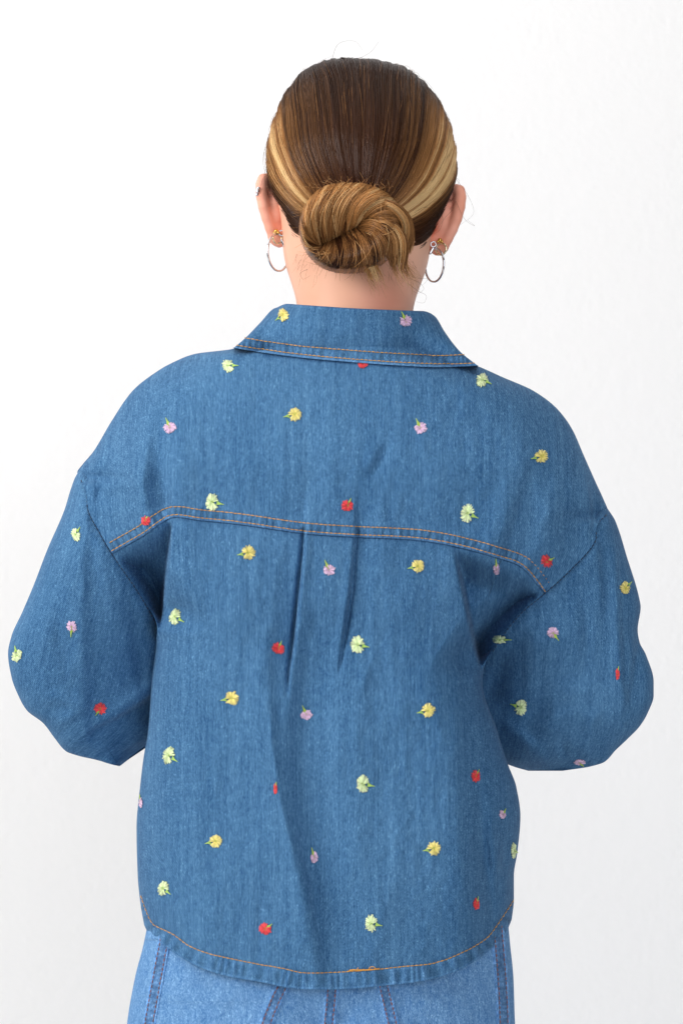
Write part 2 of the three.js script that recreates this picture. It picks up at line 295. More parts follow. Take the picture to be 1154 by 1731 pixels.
// ---------------------------------------------------------------- the jacket's body (tables by photo row)
const B = {
  L: tab([[565, 470], [580, 425], [590, 392], [598, 330], [610, 298], [625, 270], [660, 225], [710, 190], [765, 157], [785, 140], [799, 131], [810, 134], [830, 145], [862, 150], [898, 168], [936, 190], [1002, 235], [1062, 266], [1085, 264], [1150, 257], [1240, 250], [1280, 243], [1330, 237], [1400, 231], [1480, 233], [1530, 238], [1580, 246], [1680, 252]]),
  R: tab([[565, 685], [585, 722], [605, 768], [618, 805], [638, 850], [660, 900], [690, 940], [725, 966], [770, 986], [815, 1006], [848, 1021], [862, 1026], [876, 1019], [889, 1008], [915, 1003], [964, 962], [1004, 918], [1036, 880], [1084, 842], [1132, 817], [1155, 815], [1230, 838], [1290, 857], [1330, 872], [1380, 879], [1440, 874], [1480, 868], [1520, 868], [1560, 864], [1680, 860]]),
  D: tab([[565, 0.058], [590, 0.07], [620, 0.084], [660, 0.095], [720, 0.103], [800, 0.108], [900, 0.108], [1000, 0.106], [1100, 0.1], [1300, 0.1], [1500, 0.108], [1680, 0.112]]),
  z: tab([[565, -0.03], [700, -0.025], [800, -0.015], [1100, -0.004], [1300, 0], [1680, 0]]),
  hs: tab([[565, 250], [620, 330], [700, 420], [800, 470], [900, 480], [1000, 460], [1100, 420], [1200, 395], [1300, 385], [1680, 390]]),
  xc: tab([[565, 588], [700, 578], [900, 572], [1100, 556], [1300, 552], [1680, 552]]),
  W: tab([[565, 85], [620, 120], [700, 130], [800, 120], [1000, 105], [1100, 100], [1300, 105], [1680, 105]]),
};
const yokeSeam = curve([[140, 975], [168, 951], [190, 936], [245, 904], [270, 886], [292, 875], [340, 880], [400, 886], [515, 902], [600, 908], [700, 913], [760, 922], [840, 943], [880, 958], [905, 985], [920, 1006], [950, 1045]]);
const seamY = tab(yokeSeam.map(p => [p[0], p[1]]).filter((p, i, a) => i === 0 || p[0] > a[i - 1][0] + 0.5));
const hemLine = curve([[236, 1535], [240, 1553], [253, 1580], [275, 1596], [309, 1620], [340, 1636], [387, 1651], [434, 1659], [496, 1671], [543, 1673], [587, 1672], [643, 1667], [715, 1658], [771, 1642], [821, 1611], [852, 1580], [864, 1555], [870, 1530]]);
const hemY = tab(hemLine.map(p => [p[0], p[1]]).filter((p, i, a) => i === 0 || p[0] > a[i - 1][0] + 0.3));
const underYoke = (x, y) => smooth(-4, 62, y - seamY(x));
const bodyFolds = [
  // left of the yoke: cloth draping off the shoulder blade
  ridge([[275, 650, 0], [256, 700, 3], [244, 760, 6], [240, 820, 7], [246, 880, 4], [252, 910, 0]], 26, 13),
  ridge([[282, 720, 0], [269, 780, -3], [266, 825, -6], [276, 862, -8], [290, 884, -5]], 16, 13),
  ridge([[308, 680, 0], [304, 740, 3], [300, 800, 5], [294, 850, 7], [291, 880, 5]], 8, 36),
  ridge([[205, 700, 0], [188, 760, -3], [172, 820, -3], [165, 870, 0]], 12, 18),
  ridge([[185, 735, 0], [165, 790, 2.4], [155, 830, 3], [152, 862, 2]], 13, 12),
  step([[296, 800, -20], [293, 872, -30], [288, 905, -56], [281, 970, -60], [273, 1040, -60], [267, 1078, -20], [262, 1100, 0]], 2.6, 110, underYoke),
  // right of the yoke
  step([[846, 945, -9], [871, 868, -8], [888, 805, -5], [905, 760, 0]], 7, 55),
  ridge([[935, 790, 0], [925, 860, 3], [930, 930, 3], [925, 990, 0]], 22, 26),
  ridge([[985, 790, 0], [994, 840, 5], [998, 890, 6], [1000, 910, 3]], 22, 5),
  ridge([[868, 800, 0], [852, 870, 4], [835, 925, 4], [826, 950, 0]], 26, 12),
  step([[819, 1165, 0], [815, 1140, -20], [802, 1090, -60], [786, 1010, -60], [775, 960, -56], [766, 918, -40], [758, 880, -20]], 2.6, 120, underYoke),
  ridge([[870, 960, 0], [850, 1010, 4], [835, 1050, 3], [826, 1090, 0]], 14, 14),
  // dimples in the middle of the yoke
  ridge([[660, 735, 0], [650, 765, -2.2], [634, 795, -2.4], [628, 820, 0]], 11, 8),
  ridge([[643, 745, 0], [630, 775, 1.6], [618, 805, 0]], 10, 8),
  ridge([[430, 720, 0], [425, 780, 1.6], [430, 850, 0]], 30, 24),
  ridge([[540, 760, 0], [530, 820, -1.6], [532, 880, 0]], 24, 20),
  ridge([[730, 760, 0], [745, 830, 2], [750, 900, 0]], 40, 34),
  // box pleat under the yoke
  step([[516, 880, -3.2], [515, 903, -3.2], [508, 980, -5], [498, 1080, -6], [490, 1135, -4.5], [487, 1185, 0]], 1.8, 34),
  step([[568, 1150, 0], [574, 1110, -2], [582, 1060, -3.4], [591, 1000, -4.2], [600, 907, -4], [601, 880, -3.2]], 1.8, 40),
  ridge([[513, 896, -4], [511, 930, -5], [505, 985, -6], [495, 1080, -7], [487, 1140, -4], [485, 1185, 0]], 4.5, 2),
  ridge([[518, 896, 1.6], [512, 985, 2.2], [502, 1080, 2.2], [494, 1140, 0]], 2.5, 9),
  ridge([[603, 896, -3], [595, 1000, -3.4], [586, 1060, -3.4], [577, 1110, -2], [571, 1150, 0]], 2.2, 3.2),
  ridge([[597, 896, 1], [588, 1000, 1.6], [578, 1060, 1.6], [570, 1115, 0]], 9, 2.5),
  // the long fold running down from the pleat
  ridge([[545, 1000, 0], [530, 1080, -4], [514, 1160, -9], [507, 1230, -11], [505, 1310, -10], [515, 1400, -10], [532, 1500, -9], [546, 1600, -7], [552, 1672, -3]], 16, 50),
  ridge([[462, 1020, 0], [450, 1080, 3], [449, 1152, 5], [456, 1259, 8], [471, 1356, 9], [492, 1438, 9], [517, 1528, 8], [539, 1617, 6], [546, 1672, 4]], 36, 15),
  step([[452, 1180, 0], [456, 1259, -2], [468, 1340, -3], [478, 1390, -1.5], [486, 1420, 0]], 2.6, 40),
  ridge([[420, 960, 0], [405, 1040, 2.4], [395, 1140, 2], [392, 1240, 0]], 40, 22),
  ridge([[350, 960, 0], [345, 1060, -2.2], [350, 1180, -2], [356, 1320, 0]], 22, 26),
  ridge([[300, 930, 0], [296, 1020, 3], [290, 1130, 3], [285, 1260, 0]], 30, 26),
  ridge([[640, 1140, 0], [632, 1240, 2.4], [630, 1360, 2.4], [640, 1500, 2], [650, 1660, 0]], 40, 50),
  ridge([[620, 1120, 0], [616, 1150, 2.2], [612, 1180, 0]], 10, 8),
  ridge([[700, 930, 0], [720, 1040, 3], [735, 1140, 3], [740, 1260, 0]], 50, 36),
  // right flank turning away
  ridge([[752, 1110, 0], [768, 1200, 6], [764, 1300, 11], [768, 1400, 11], [778, 1490, 9], [790, 1600, 5], [796, 1660, 3]], 72, 26),
  ridge([[808, 1300, 0], [813, 1370, -4], [820, 1450, -8], [830, 1530, -5], [834, 1580, 0]], 14, 9),
  ridge([[838, 1330, 0], [830, 1400, 3], [838, 1460, 4], [850, 1520, 2]], 10, 12),
  ridge([[858, 1400, 0], [852, 1450, -3], [842, 1490, -4], [848, 1540, 0]], 8, 10),
  // towards the hem
  ridge([[436, 1500, 0], [440, 1540, -1.4], [438, 1580, -1.2], [440, 1640, 0]], 7, 9),
  ridge([[455, 1540, 0], [458, 1590, 1.2], [460, 1650, 0]], 9, 9),
  ridge([[330, 1500, 0], [325, 1570, 2], [330, 1640, 0]], 26, 30),
  ridge([[690, 1560, 0], [700, 1620, 2], [704, 1660, 2]], 24, 20),
  ridge([[640, 1590, 0], [643, 1630, -1.4], [650, 1668, -1.4]], 8, 8),
  ridge([[590, 1600, 0], [596, 1650, -1.4], [600, 1672, -1.6]], 8, 9),
];
const midOf = (y) => { const l = B.L(y), r = B.R(y); return [(l + r) / 2, (r - l) / 2]; };
const edgeL = SL.seam, edgeR = SR.seam;
function bodyEdgeZ(side, y) {                                    // where the body meets the sleeve it takes the sleeve's height
  const S = side < 0 ? SL : SR, x = side < 0 ? B.L(y) : B.R(y), a = side < 0 ? [800, 822, 1040, 1068] : [866, 886, 1110, 1136];
  const w = smooth(a[0], a[1], y) * (1 - smooth(a[2], a[3], y)), own = B.z(y);
  if (w === 0) return own;
  return lerp(own, sleeveZ(S, x, y) + 0.0012, w);
}
const ezL = tab(Array.from({ length: 160 }, (_, i) => { const y = 565 + i * 7; return [y, bodyEdgeZ(-1, y)]; }));
const ezR = tab(Array.from({ length: 160 }, (_, i) => { const y = 565 + i * 7; return [y, bodyEdgeZ(1, y)]; }));
const outL = tab([[565, 470], [580, 425], [590, 392], [598, 330], [610, 298], [625, 270], [660, 225], [710, 190], [765, 157], [797, 133], [830, 118], [860, 108], [930, 80], [1000, 120], [1060, 240], [1085, 264], [1150, 257], [1240, 250], [1280, 243], [1330, 237], [1400, 231], [1480, 233], [1530, 238], [1580, 246], [1680, 252]]);
const outR = tab([[565, 685], [585, 722], [605, 768], [618, 805], [638, 850], [660, 900], [690, 940], [725, 966], [770, 986], [815, 1006], [863, 1028], [900, 1044], [960, 1062], [1030, 1040], [1100, 880], [1132, 817], [1155, 815], [1230, 838], [1290, 857], [1330, 872], [1380, 879], [1440, 874], [1480, 868], [1520, 868], [1560, 864], [1680, 860]]);
function bodyZ(x, y, base = false) {
  const l = B.L(y), r = B.R(y), dl = Math.max(0, x - l), dr = Math.max(0, r - x), q = (x - B.xc(y)) / B.hs(y), W = B.W(y);
  const main = B.z(y) + B.D(y) * (1 - 0.42 * q * q - 0.12 * q * q * q * q);
  const aL = smooth(765, 850, y) * (1 - smooth(1020, 1085, y)), aR = smooth(825, 910, y) * (1 - smooth(1090, 1150, y));
  const g = (d, dOut, soft) => { const t = clamp(d / (W * 0.92), 0, 1), q = clamp(dOut / W, 0, 1), round = Math.sqrt(1 - (1 - q) * (1 - q)); return lerp(round, t * t * (3 - 2 * t), soft); };
  let z = lerp(ezL(y), main, g(dl, Math.max(0, x - outL(y)), aL)); z = lerp(ezR(y), z, g(dr, Math.max(0, outR(y) - x), aR));
  if (base) return z;
  const e = smooth(0, 16, Math.min(dl, dr));
  z += e * (foldHeight(bodyFolds, x, y) + 0.0012 * n2(x / 40 + 7, y / 130) + 0.0005 * n2(x / 14, y / 50 + 3) + 0.0004 * n2(x / 9, y / 12));
  return z;
}
// seam puckers: small ribs across a line, [amount]
function pucker(line, x, y, width, period, off = 0) { const [d, t] = distTo(line, x, y); if (Math.abs(d - off) > width * 2.2) return 0; const w = t / period + 0.95 * n2(t / 27, 4.2); return Math.exp(-Math.pow((d - off) / width, 4)) * (0.6 * Math.sin(w * 2 * Math.PI) + 0.5 * n2(t / 9, d / 14 + 2)); }
const rand = rng(2024);

const jacket = thing('denim_jacket', 'oversized blue denim jacket embroidered with small flowers, worn by the person', 'jacket');
const wearTint = (k) => { const v = 1 + k; return [v * (1 + 0.25 * Math.max(0, k)), v, v]; };
// --- yoke
const yokeLine = yokeSeam.map(p => [p[0], p[1] - 10]);
function yokeSurf(x, y, d2) { // d2: pixels above the yoke's lower edge
  const k = d2 > 60 ? 0 : pucker(yokeLine, x, y, 9, 11);
  let z = bodyZ(x, y) + 0.0022 + 0.0008 * k;
  z -= 0.0004 * (Math.exp(-Math.pow((d2 - 5) / 2.2, 2)) + Math.exp(-Math.pow((d2 - 18) / 2.2, 2)));
  z -= 0.0011 * smooth(20, 30, d2);
  z -= 0.0014 * smooth(3, 0, d2);
  return [z, k];
}
{
  const NU = 470, NV = 210;
  const g = gridGeometry(NU, NV, (u, v) => {
    const th = (u - 0.5) * Math.PI, s = Math.sin(th);
    let ys = 930; for (let k = 0; k < 14; k++) { const [m, h] = midOf(ys); ys = lerp(ys, seamY(m + h * s), 0.7); }
    const y = lerp(566, ys, Math.min(1, v * 1.01)), [m, h] = midOf(y), x = m + h * s, edge = v > 0.99;
    let [z, k] = yokeSurf(x, y, edge ? 0 : ys - y);
    if (edge) z -= 0.004 * (v - 0.99) / 0.01;
    return { p: P(x, y, z), b: P(x, y, 0.4 * bodyZ(x, y, true)), c: wearTint(0.3 * k + (ys - y < 3.5 ? 0.4 : 0)) };
  }, { colors: true, v0: 0.31, u0: 0.12 });
  part('yoke', g, M.denim, jacket);
}
// --- back panel with its curved hem
const hemStitch = curve([[234, 1500], [250, 1545], [259, 1561], [294, 1580], [319, 1598], [350, 1611], [387, 1620], [437, 1630], [478, 1637], [509, 1644], [559, 1644], [634, 1639], [680, 1634], [733, 1628], [777, 1612], [821, 1586], [839, 1564], [868, 1520]]);
function backSurf(x, y) {
  const d = y < 1440 ? 500 : distTo(hemStitch, x, y)[0], below = -d; // hem stitch runs rightward: below it d is negative
  let z = bodyZ(x, y), k = 0;
  if (Math.abs(d) < 60) {
    k = pucker(hemStitch, x, y, 15, 17, -15);
    z += 0.0006 * smooth(0, 4, below) - 0.0006 * Math.exp(-Math.pow(d / 2.2, 2)) + 0.0009 * k;
  }
  const ds = y > 1060 ? 500 : distTo(yokeSeam, x, y)[0];
  z -= 0.0008 * smooth(14, 0, Math.abs(ds));
  return [z, k, below];
}
{
  const NU = 640, NV = 420;
  const g = gridGeometry(NU, NV, (u, v) => {
    const th = (u - 0.5) * Math.PI, s = Math.sin(th);
    let ys = 930, yh = 1600;
    for (let k = 0; k < 14; k++) { let [m, h] = midOf(ys); ys = lerp(ys, seamY(m + h * s), 0.7); [m, h] = midOf(yh); yh = lerp(yh, hemY(m + h * s), 0.7); }
    const edge = v > 0.99, y = lerp(ys - 9, yh, Math.min(1, v / 0.99)), [m, h] = midOf(y), x = m + h * s;
    let [z, k, below] = backSurf(x, y);
    if (y < ys) z -= 0.002;
    if (edge) z -= 0.0035 * (v - 0.99) / 0.01;
    const wear = below > 0 ? 0.28 * k + 0.04 + (yh - y < 4 ? 0.22 : 0) : 0;
    return { p: P(x, y, z), b: P(x, y, 0.4 * bodyZ(x, y, true)), c: wearTint(wear) };
  }, { colors: true, u0: 0.05 });
  part('back_panel', g, M.denim, jacket);
}
// --- fronts (the sides carry round to the opening)
for (const side of [-1, 1]) {
  const g = gridGeometry(60, 120, (u, v) => {
    const a = lerp(Math.PI / 2, Math.PI * 0.985, u), s = Math.sin(a) * side, y = lerp(600, side < 0 ? 1545 : 1540, v), [m, h] = midOf(y), x = m + h * s;
    const z = (side < 0 ? ezL(y) : ezR(y)) + Math.cos(a) * tab([[600, 0.06], [800, 0.12], [1100, 0.135], [1560, 0.13]])(y) + 0.002 * n2(x / 30, y / 80) * smooth(0, 0.3, u);
    return { p: P(x, y, z) };
  }, { flip: side < 0 });
  part('front_panel', g, M.denimPlain, jacket);
}
// --- sleeves: upper arm and elbow bag as one tube, forearm turning forward
for (const [S, side] of [[SL, -1], [SR, 1]]) {
  const NU = 260, NV = 260;
  const g = gridGeometry(NU, NV, (u, v) => {
    const th = -Math.PI / 2 + u * 2 * Math.PI, s = Math.sin(th), y = lerp(S.y0, S.y1, 1 - Math.pow(1 - v, 1.5)), l = S.L(y), r = S.R(y), m = (l + r) / 2, h = (r - l) / 2, x = m + h * s;
    let z;
    if (u <= 0.5) z = sleeveZ(S, x, y); else z = lerp(S.zL(y), S.zR(y), (s + 1) / 2) + S.Df * Math.cos(th) * Math.sqrt(clamp(S.D(y) / 0.06, 0, 1.05)) - (distTo(S.seam, x, y)[0] * S.inside * -1 > 0 ? 0 : 0);
    const [d] = distTo(S.seam, x, y), inn = d * S.inside * -1, k = inn < 3 && inn > -14 && u < 0.5 ? 0.12 * pucker(S.seam, x, y, 6, 9, S.inside * 6) : 0;
    const zb = u <= 0.5 ? lerp(S.zL(y), S.zR(y), (s + 1) / 2) + S.D(y) * Math.cos(th) : z;
    return { p: P(x, y, z), b: P(x, y, zb), c: wearTint(k) };
  }, { colors: true, closed: true, turn: S.turn, u0: side * 0.17, v0: side * 0.2 });
  const path = new THREE.CatmullRomCurve3(side < 0 ? [P(175, 1170, -0.05), P(190, 1175, -0.12), P(260, 1160, -0.19), P(400, 1120, -0.235), P(500, 1095, -0.25)] : [P(950, 1180, -0.05), P(940, 1180, -0.12), P(880, 1165, -0.19), P(740, 1120, -0.235), P(640, 1095, -0.25)]);
  const fo = gridGeometry(40, 40, (u, v) => {
    const c = path.getPoint(v), t = path.getTangent(v), a = V(0, 1, 0).cross(t).normalize(), b = t.clone().cross(a), th = u * 2 * Math.PI, r = lerp(0.03, 0.04, smooth(0, 0.4, v)) * (1 + 0.06 * n2(u * 6, v * 9, 6, 64));
    return { p: c.addScaledVector(a, Math.cos(th) * r).addScaledVector(b, Math.sin(th) * r), c: [1, 1, 1] };
  }, { colors: true, closed: true, flip: true });
  part('sleeve', mergeGeometries([g, fo]), M.denim, jacket);
}
// --- collar: folded down, wider at its lower edge
const collarL = tab([[0, 470], [0.1, 462], [0.35, 441], [0.7, 415], [1, 394]]), collarLy = tab([[0, 519], [0.1, 522], [0.35, 544], [0.7, 571], [1, 589]]);
const collarR = tab([[0, 730], [0.1, 736], [0.35, 752], [0.7, 777], [1, 808]]), collarRy = tab([[0, 531], [0.1, 536], [0.35, 562], [0.7, 594], [1, 619]]);
const collarTop = tab([[460, 516], [480, 515.5], [505, 517], [600, 523], [697, 527], [726, 528], [740, 530]]), collarBot = tab([[390, 588], [450, 597], [520, 606], [600, 613], [680, 618.5], [740, 621], [810, 619]]);
const shoulderY = tab([[390, 592], [430, 582], [470, 575], [690, 575], [722, 588], [768, 607], [806, 621], [820, 626]]);
function collarPt(th, t) {
  const s = Math.sin(th), c = Math.cos(th), m = (collarL(t) + collarR(t)) / 2, h = (collarR(t) - collarL(t)) / 2, x = m + h * s;
  const yEdge = lerp(collarLy(t), collarRy(t), (s + 1) / 2), yMid = lerp(collarTop(x), collarBot(x), t), w = smooth(0, 0.42, Math.max(0, c));
  const y = lerp(yEdge, yMid, w);
  const top = 0.05, zt = c > 0 ? -0.022 + lerp(top + 0.022, 0, 0) * Math.pow(c, 0.85) : -0.022 + 0.07 * c, body = c > 0 ? bodyZ(x, Math.max(y, shoulderY(x) + 12)) + 0.004 + 0.005 * (1 - c) : -0.03 + 0.1 * c;
  let z = lerp(zt, body, Math.pow(t, 0.8)) + 0.006 * Math.sin(Math.PI * t) * (c > 0 ? 1 : 0.4);
  const dpx = (1 - t) * 92;
  return { x, y, z, dpx };
}
{
  const line = []; for (let x = 392; x <= 810; x += 6) line.push([x, collarBot(x) - 11]);
  const g = gridGeometry(300, 90, (u, v) => {
    const th = lerp(-2.35, 2.35, u), inner = v < 0.14, under = v > 0.97, t = clamp((v - 0.14) / 0.83, 0, 1);
    let { x, y, z, dpx } = collarPt(th, t), k = Math.cos(th) > 0.2 ? pucker(line, x, y, 9, 10.5) : 0;
    z += 0.0008 * k - 0.0004 * (Math.exp(-Math.pow((dpx - 6) / 2, 2)) + Math.exp(-Math.pow((dpx - 20) / 2, 2))) + 0.0006 * n2(x / 20, y / 20);
    z += 0.0008 * n2(x / 33 + 3, y / 40);
    const p = P(x, y, z);
    if (inner) { const q = (0.14 - v) / 0.14, c = P(600, 545, -0.03); const w = V(c.x - p.x, 0, c.z - p.z).normalize(); p.addScaledVector(w, 0.0045 * Math.sin(Math.min(1, q * 3) * Math.PI / 2)); p.y += 0.0012 * Math.sin(Math.min(1, q * 3) * Math.PI) - 0.03 * Math.max(0, q - 0.2); }
    if (under) { const q = (v - 0.97) / 0.03; p.z -= 0.0035 * q; p.y += 0.001 * q; }
    return { p, c: wearTint(0.3 * k + (dpx < 4.5 && !inner ? 0.4 : 0) + (t < 0.04 ? 0.1 : 0)) };
  }, { colors: true, u0: 0.33, v0: 0.07 });
  part('collar', g, M.denim, jacket);
}
// --- samplers for things sewn on: position and frame at a photo pixel
const surf = {
  yoke: (x, y) => P(x, y, yokeSurf(x, y, Math.max(0, seamY(x) - y))[0]),
  back: (x, y) => P(x, y, backSurf(x, y)[0]),
  left: (x, y) => P(x, y, sleeveZ(SL, x, y)),
  right: (x, y) => P(x, y, sleeveZ(SR, x, y)),
  collar: (x, y) => { let th = 0, t = 0.5; for (let k = 0; k < 40; k++) { const a = collarPt(th, t); t = clamp(t + (y - a.y) / 95 * 0.8, 0, 1); th = clamp(th + (x - a.x) / 190 * 0.8, -1.5, 1.5); } const a = collarPt(th, t); return P(a.x, a.y, a.z + 0.0004); },
};
function frame(where, x, y, e = 3) {
  const f = surf[where], p = f(x, y), a = f(x + e, y).sub(f(x - e, y)), b = f(x, y - e).sub(f(x, y + e)), n = a.clone().cross(b).normalize();
  a.normalize(); const up = n.clone().cross(a).normalize();
  return { p, a, up, n };
}
// --- topstitching
const TAN = [0.56, 0.28, 0.06];
function stitchRow(name, line, where, { len = 6.2, gap = 1.1, r = 0.00045, col = TAN, keep = () => true, parent = jacket, mat = M.thread, jitter = 0.35 } = {}) {
  const T = new Tubes(), rr = rng(Math.floor(line[0][0] * 13 + line[0][1] * 7));
  for (const [x, y, dx, dy] of along(line, len + gap)) {
    if (!keep(x, y)) continue;
    const f = typeof where === 'function' ? where(x, y) : where, pts = [], jx = (rr() - 0.5) * jitter, jy = (rr() - 0.5) * jitter, tone = 0.8 + 0.4 * rr();
    for (let k = 0; k <= 4; k++) { const q = k / 4, X = x + dx * len * q + jx, Y = y + dy * len * q + jy - dx * 0.0, fr = frame(f, X, Y, 2); pts.push(fr.p.addScaledVector(fr.n, 0.0001 + 0.00042 * Math.sin(Math.PI * q))); }
    T.add(pts, (t) => r * (0.55 + 0.45 * Math.sin(Math.PI * clamp(t, 0.02, 0.98))), () => col.map(c => c * tone), 5);
  }
  return part(name, T.geometry, mat, parent, { kind: 'stuff' });
}
const shift = (line, d) => line.map((p, i) => { const a = line[Math.max(0, i - 1)], b = line[Math.min(line.length - 1, i + 1)], dx = b[0] - a[0], dy = b[1] - a[1], L = Math.hypot(dx, dy); return [p[0] + dy / L * d, p[1] - dx / L * d]; });
const inYoke = (x, y) => x > B.L(y) + 1.5 && x < B.R(y) - 1.5;
stitchRow('topstitching', shift(yokeSeam, 4.5), 'yoke', { keep: inYoke });
stitchRow('topstitching', shift(yokeSeam, 18), 'yoke', { keep: inYoke });
stitchRow('topstitching', hemStitch, 'back', { keep: (x, y) => x > B.L(y) + 2 && x < B.R(y) - 2 });
{
  const lo = [], hi = []; for (let x = 398; x <= 800; x += 6) { lo.push([x, collarBot(x) - 5.5]); if (x > 408 && x < 786) hi.push([x, collarBot(x) - 20]); }
  stitchRow('topstitching', lo, 'collar'); stitchRow('topstitching', hi, 'collar');
}
for (const [S, w] of [[SL, 'left'], [SR, 'right']]) stitchRow('armhole_stitching', shift(S.seam, S.inside * 1.2), w, { col: [0.012, 0.035, 0.09], r: 0.00045, len: 5, gap: 2.2, keep: (x, y) => (w === 'left' ? y > 806 && y < 1062 : y > 868 && y < 1100) });
{ // bar of back-tacked thread and its loose loop on the hem
  const T = new Tubes(), rr = rng(41), O = [0.7, 0.33, 0.06];
  for (let k = 0; k < 15; k++) { const x = 586 + k * 3.2 + rr() * 2, y = 1641.3 - (x - 586) * 0.06 + (rr() - 0.5) * 3.2, pts = []; for (let q = 0; q <= 4; q++) { const f = frame('back', x + q * 2.3, y - q * 0.3, 2); pts.push(f.p.addScaledVector(f.n, 0.0003 + 0.0006 * Math.sin(Math.PI * q / 4) + 0.0002 * rr())); } T.add(pts, (t) => 0.00042 * (0.6 + 0.4 * Math.sin(Math.PI * t)), () => O, 5); }
  for (const pl of [[[602, 1641, 0.3], [604, 1638, 1], [606, 1635, 1.6]], [[623, 1639, 0.4], [625, 1635, 1.4], [629, 1633.6, 2], [633, 1635, 1.6], [634.5, 1639, 0.4]]]) {
    const c = new THREE.CatmullRomCurve3(pl.map(([x, y, h]) => { const f = frame('back', x, y, 2); return f.p.addScaledVector(f.n, h * 0.001); })); T.add(c.getPoints(14), () => 0.0003, () => O, 5);
  }
  part('loose_thread', T.geometry, M.thread, jacket, { kind: 'stuff' });
}
// --- embroidered flowers: satin stitches fanning from a knot, and a small leaf
const KINDS = {
  green: { petal: [0.62, 0.78, 0.36], tip: [0.78, 0.88, 0.55], eye: [0.34, 0.48, 0.13], leaf: [0.36, 0.55, 0.12], rx: 5.6, ry: 7.4, n: 30, leafA: -8, gap: 44, leafL: 9.6, leafR: 3.6 },
  yellow: { petal: [0.76, 0.64, 0.13], tip: [0.86, 0.76, 0.3], eye: [0.42, 0.46, 0.08], leaf: [0.33, 0.5, 0.12], rx: 5.6, ry: 5.8, n: 26, leafA: 196, gap: 36, leafL: 9.2, leafR: 4.2 },
  pink: { petal: [0.62, 0.36, 0.56], tip: [0.8, 0.6, 0.78], eye: [0.42, 0.45, 0.18], leaf: [0.36, 0.5, 0.08], rx: 5.2, ry: 4.8, n: 22, leafA: 118, gap: 52, leafL: 8.4, leafR: 1.6 },
  red: { petal: [0.72, 0.03, 0.045], tip: [0.8, 0.07, 0.08], eye: [0.42, 0.26, 0.05], leaf: [0.32, 0.46, 0.08], rx: 5.2, ry: 4.9, n: 22, leafA: 70, gap: 44, leafL: 6.6, leafR: 1.4 },
};
function flower(kind, where, x, y, { turn = 0, size = 1, sx = 1, sy = 1, leafA } = {}) {
  const q = KINDS[kind], g = new THREE.Group(), r = rng(Math.floor(x * 97 + y * 31)), rad = Math.PI / 180;
  g.name = 'embroidered_flower'; g.userData.label = { green: 'pale green', yellow: 'yellow', pink: 'lilac pink', red: 'red' }[kind] + ' embroidered flower with a green leaf'; jacket.add(g);
  const f0 = frame(where, x, y, 6), mm = (a, b) => { const X = x + a * 2 * sx, Y = y - b * 2 * sy; return surf[where](X, Y); };
  const pt = (a, b, h) => { const c = Math.cos(turn * rad), s = Math.sin(turn * rad); return mm((a * c - b * s) * size * 1.07, (a * s + b * c) * size * 1.07).addScaledVector(f0.n, h * 0.001); };
  const T = new Tubes(), L = new Tubes(), C = new Tubes(), la = leafA ?? q.leafA;
  const st = (T, x0, y0, x1, y1, r0, c0, c1, h) => { const pts = []; for (let k = 0; k <= 4; k++) { const t = k / 4; pts.push(pt(lerp(x0, x1, t), lerp(y0, y1, t), 0.15 + h * Math.sin(Math.PI * (0.12 + 0.76 * t)))); } T.add(pts, (t) => r0 * 0.001 * (0.7 + 0.4 * Math.sin(Math.PI * t)), (t) => c0.map((v, i) => lerp(v, c1[i], t)), 5, f0.n); };
  for (let k = 0; k < q.n; k++) {
    const a = k / q.n * 360, d = Math.abs(((a - la) % 360 + 540) % 360 - 180);
    if (d < q.gap * 0.42) continue;
    const w = a * rad + (r() - 0.5) * 0.12, rr = 0.8 + 0.26 * r(), tone = 0.62 + 0.55 * r();
    st(T, Math.cos(w) * 0.35, Math.sin(w) * 0.35, Math.cos(w) * q.rx * rr, Math.sin(w) * q.ry * rr, 0.6, q.petal.map(v => v * tone), q.tip.map(v => v * tone), 0.55);
  }
  for (let k = 0; k < 14; k++) { // shorter raised stitches worked over the first layer
    const a = r() * 360, d = Math.abs(((a - la) % 360 + 540) % 360 - 180); if (d < q.gap * 0.4) continue;
    const w = a * rad, r0 = 0.9 + r(), r1 = 0.45 + 0.45 * r(), tone = 0.7 + 0.5 * r();
    st(T, Math.cos(w) * r0, Math.sin(w) * r0, Math.cos(w + 0.15) * q.rx * r1, Math.sin(w + 0.15) * q.ry * r1, 0.45, q.petal.map(v => v * tone), q.tip.map(v => v * tone), 1.0);
  }
  for (let k = 0; k < 9; k++) { const w = r() * 6.3, d = 0.1 + r() * 1.1; st(C, Math.cos(w) * d, Math.sin(w) * d, Math.cos(w + 0.5) * (d + 1.1), Math.sin(w + 0.5) * (d + 1.1), 0.32, q.eye, q.eye, 0.75); }
  const c = Math.cos(la * rad), s = Math.sin(la * rad);
  for (let k = -2; k <= 2; k++) { const b = k * 0.75; st(L, c * q.leafR - s * b, s * q.leafR + c * b, c * (q.leafL - Math.abs(k) * 1.1) + s * 0.6, s * (q.leafL - Math.abs(k) * 1.1) - c * 0.6, 0.42, q.leaf, q.leaf.map(v => v * 1.1), 0.5); }
  part('petals', T.geometry, M.thread, g); part('flower_eye', C.geometry, M.thread, g); part('leaf', L.geometry, M.thread, g);
}
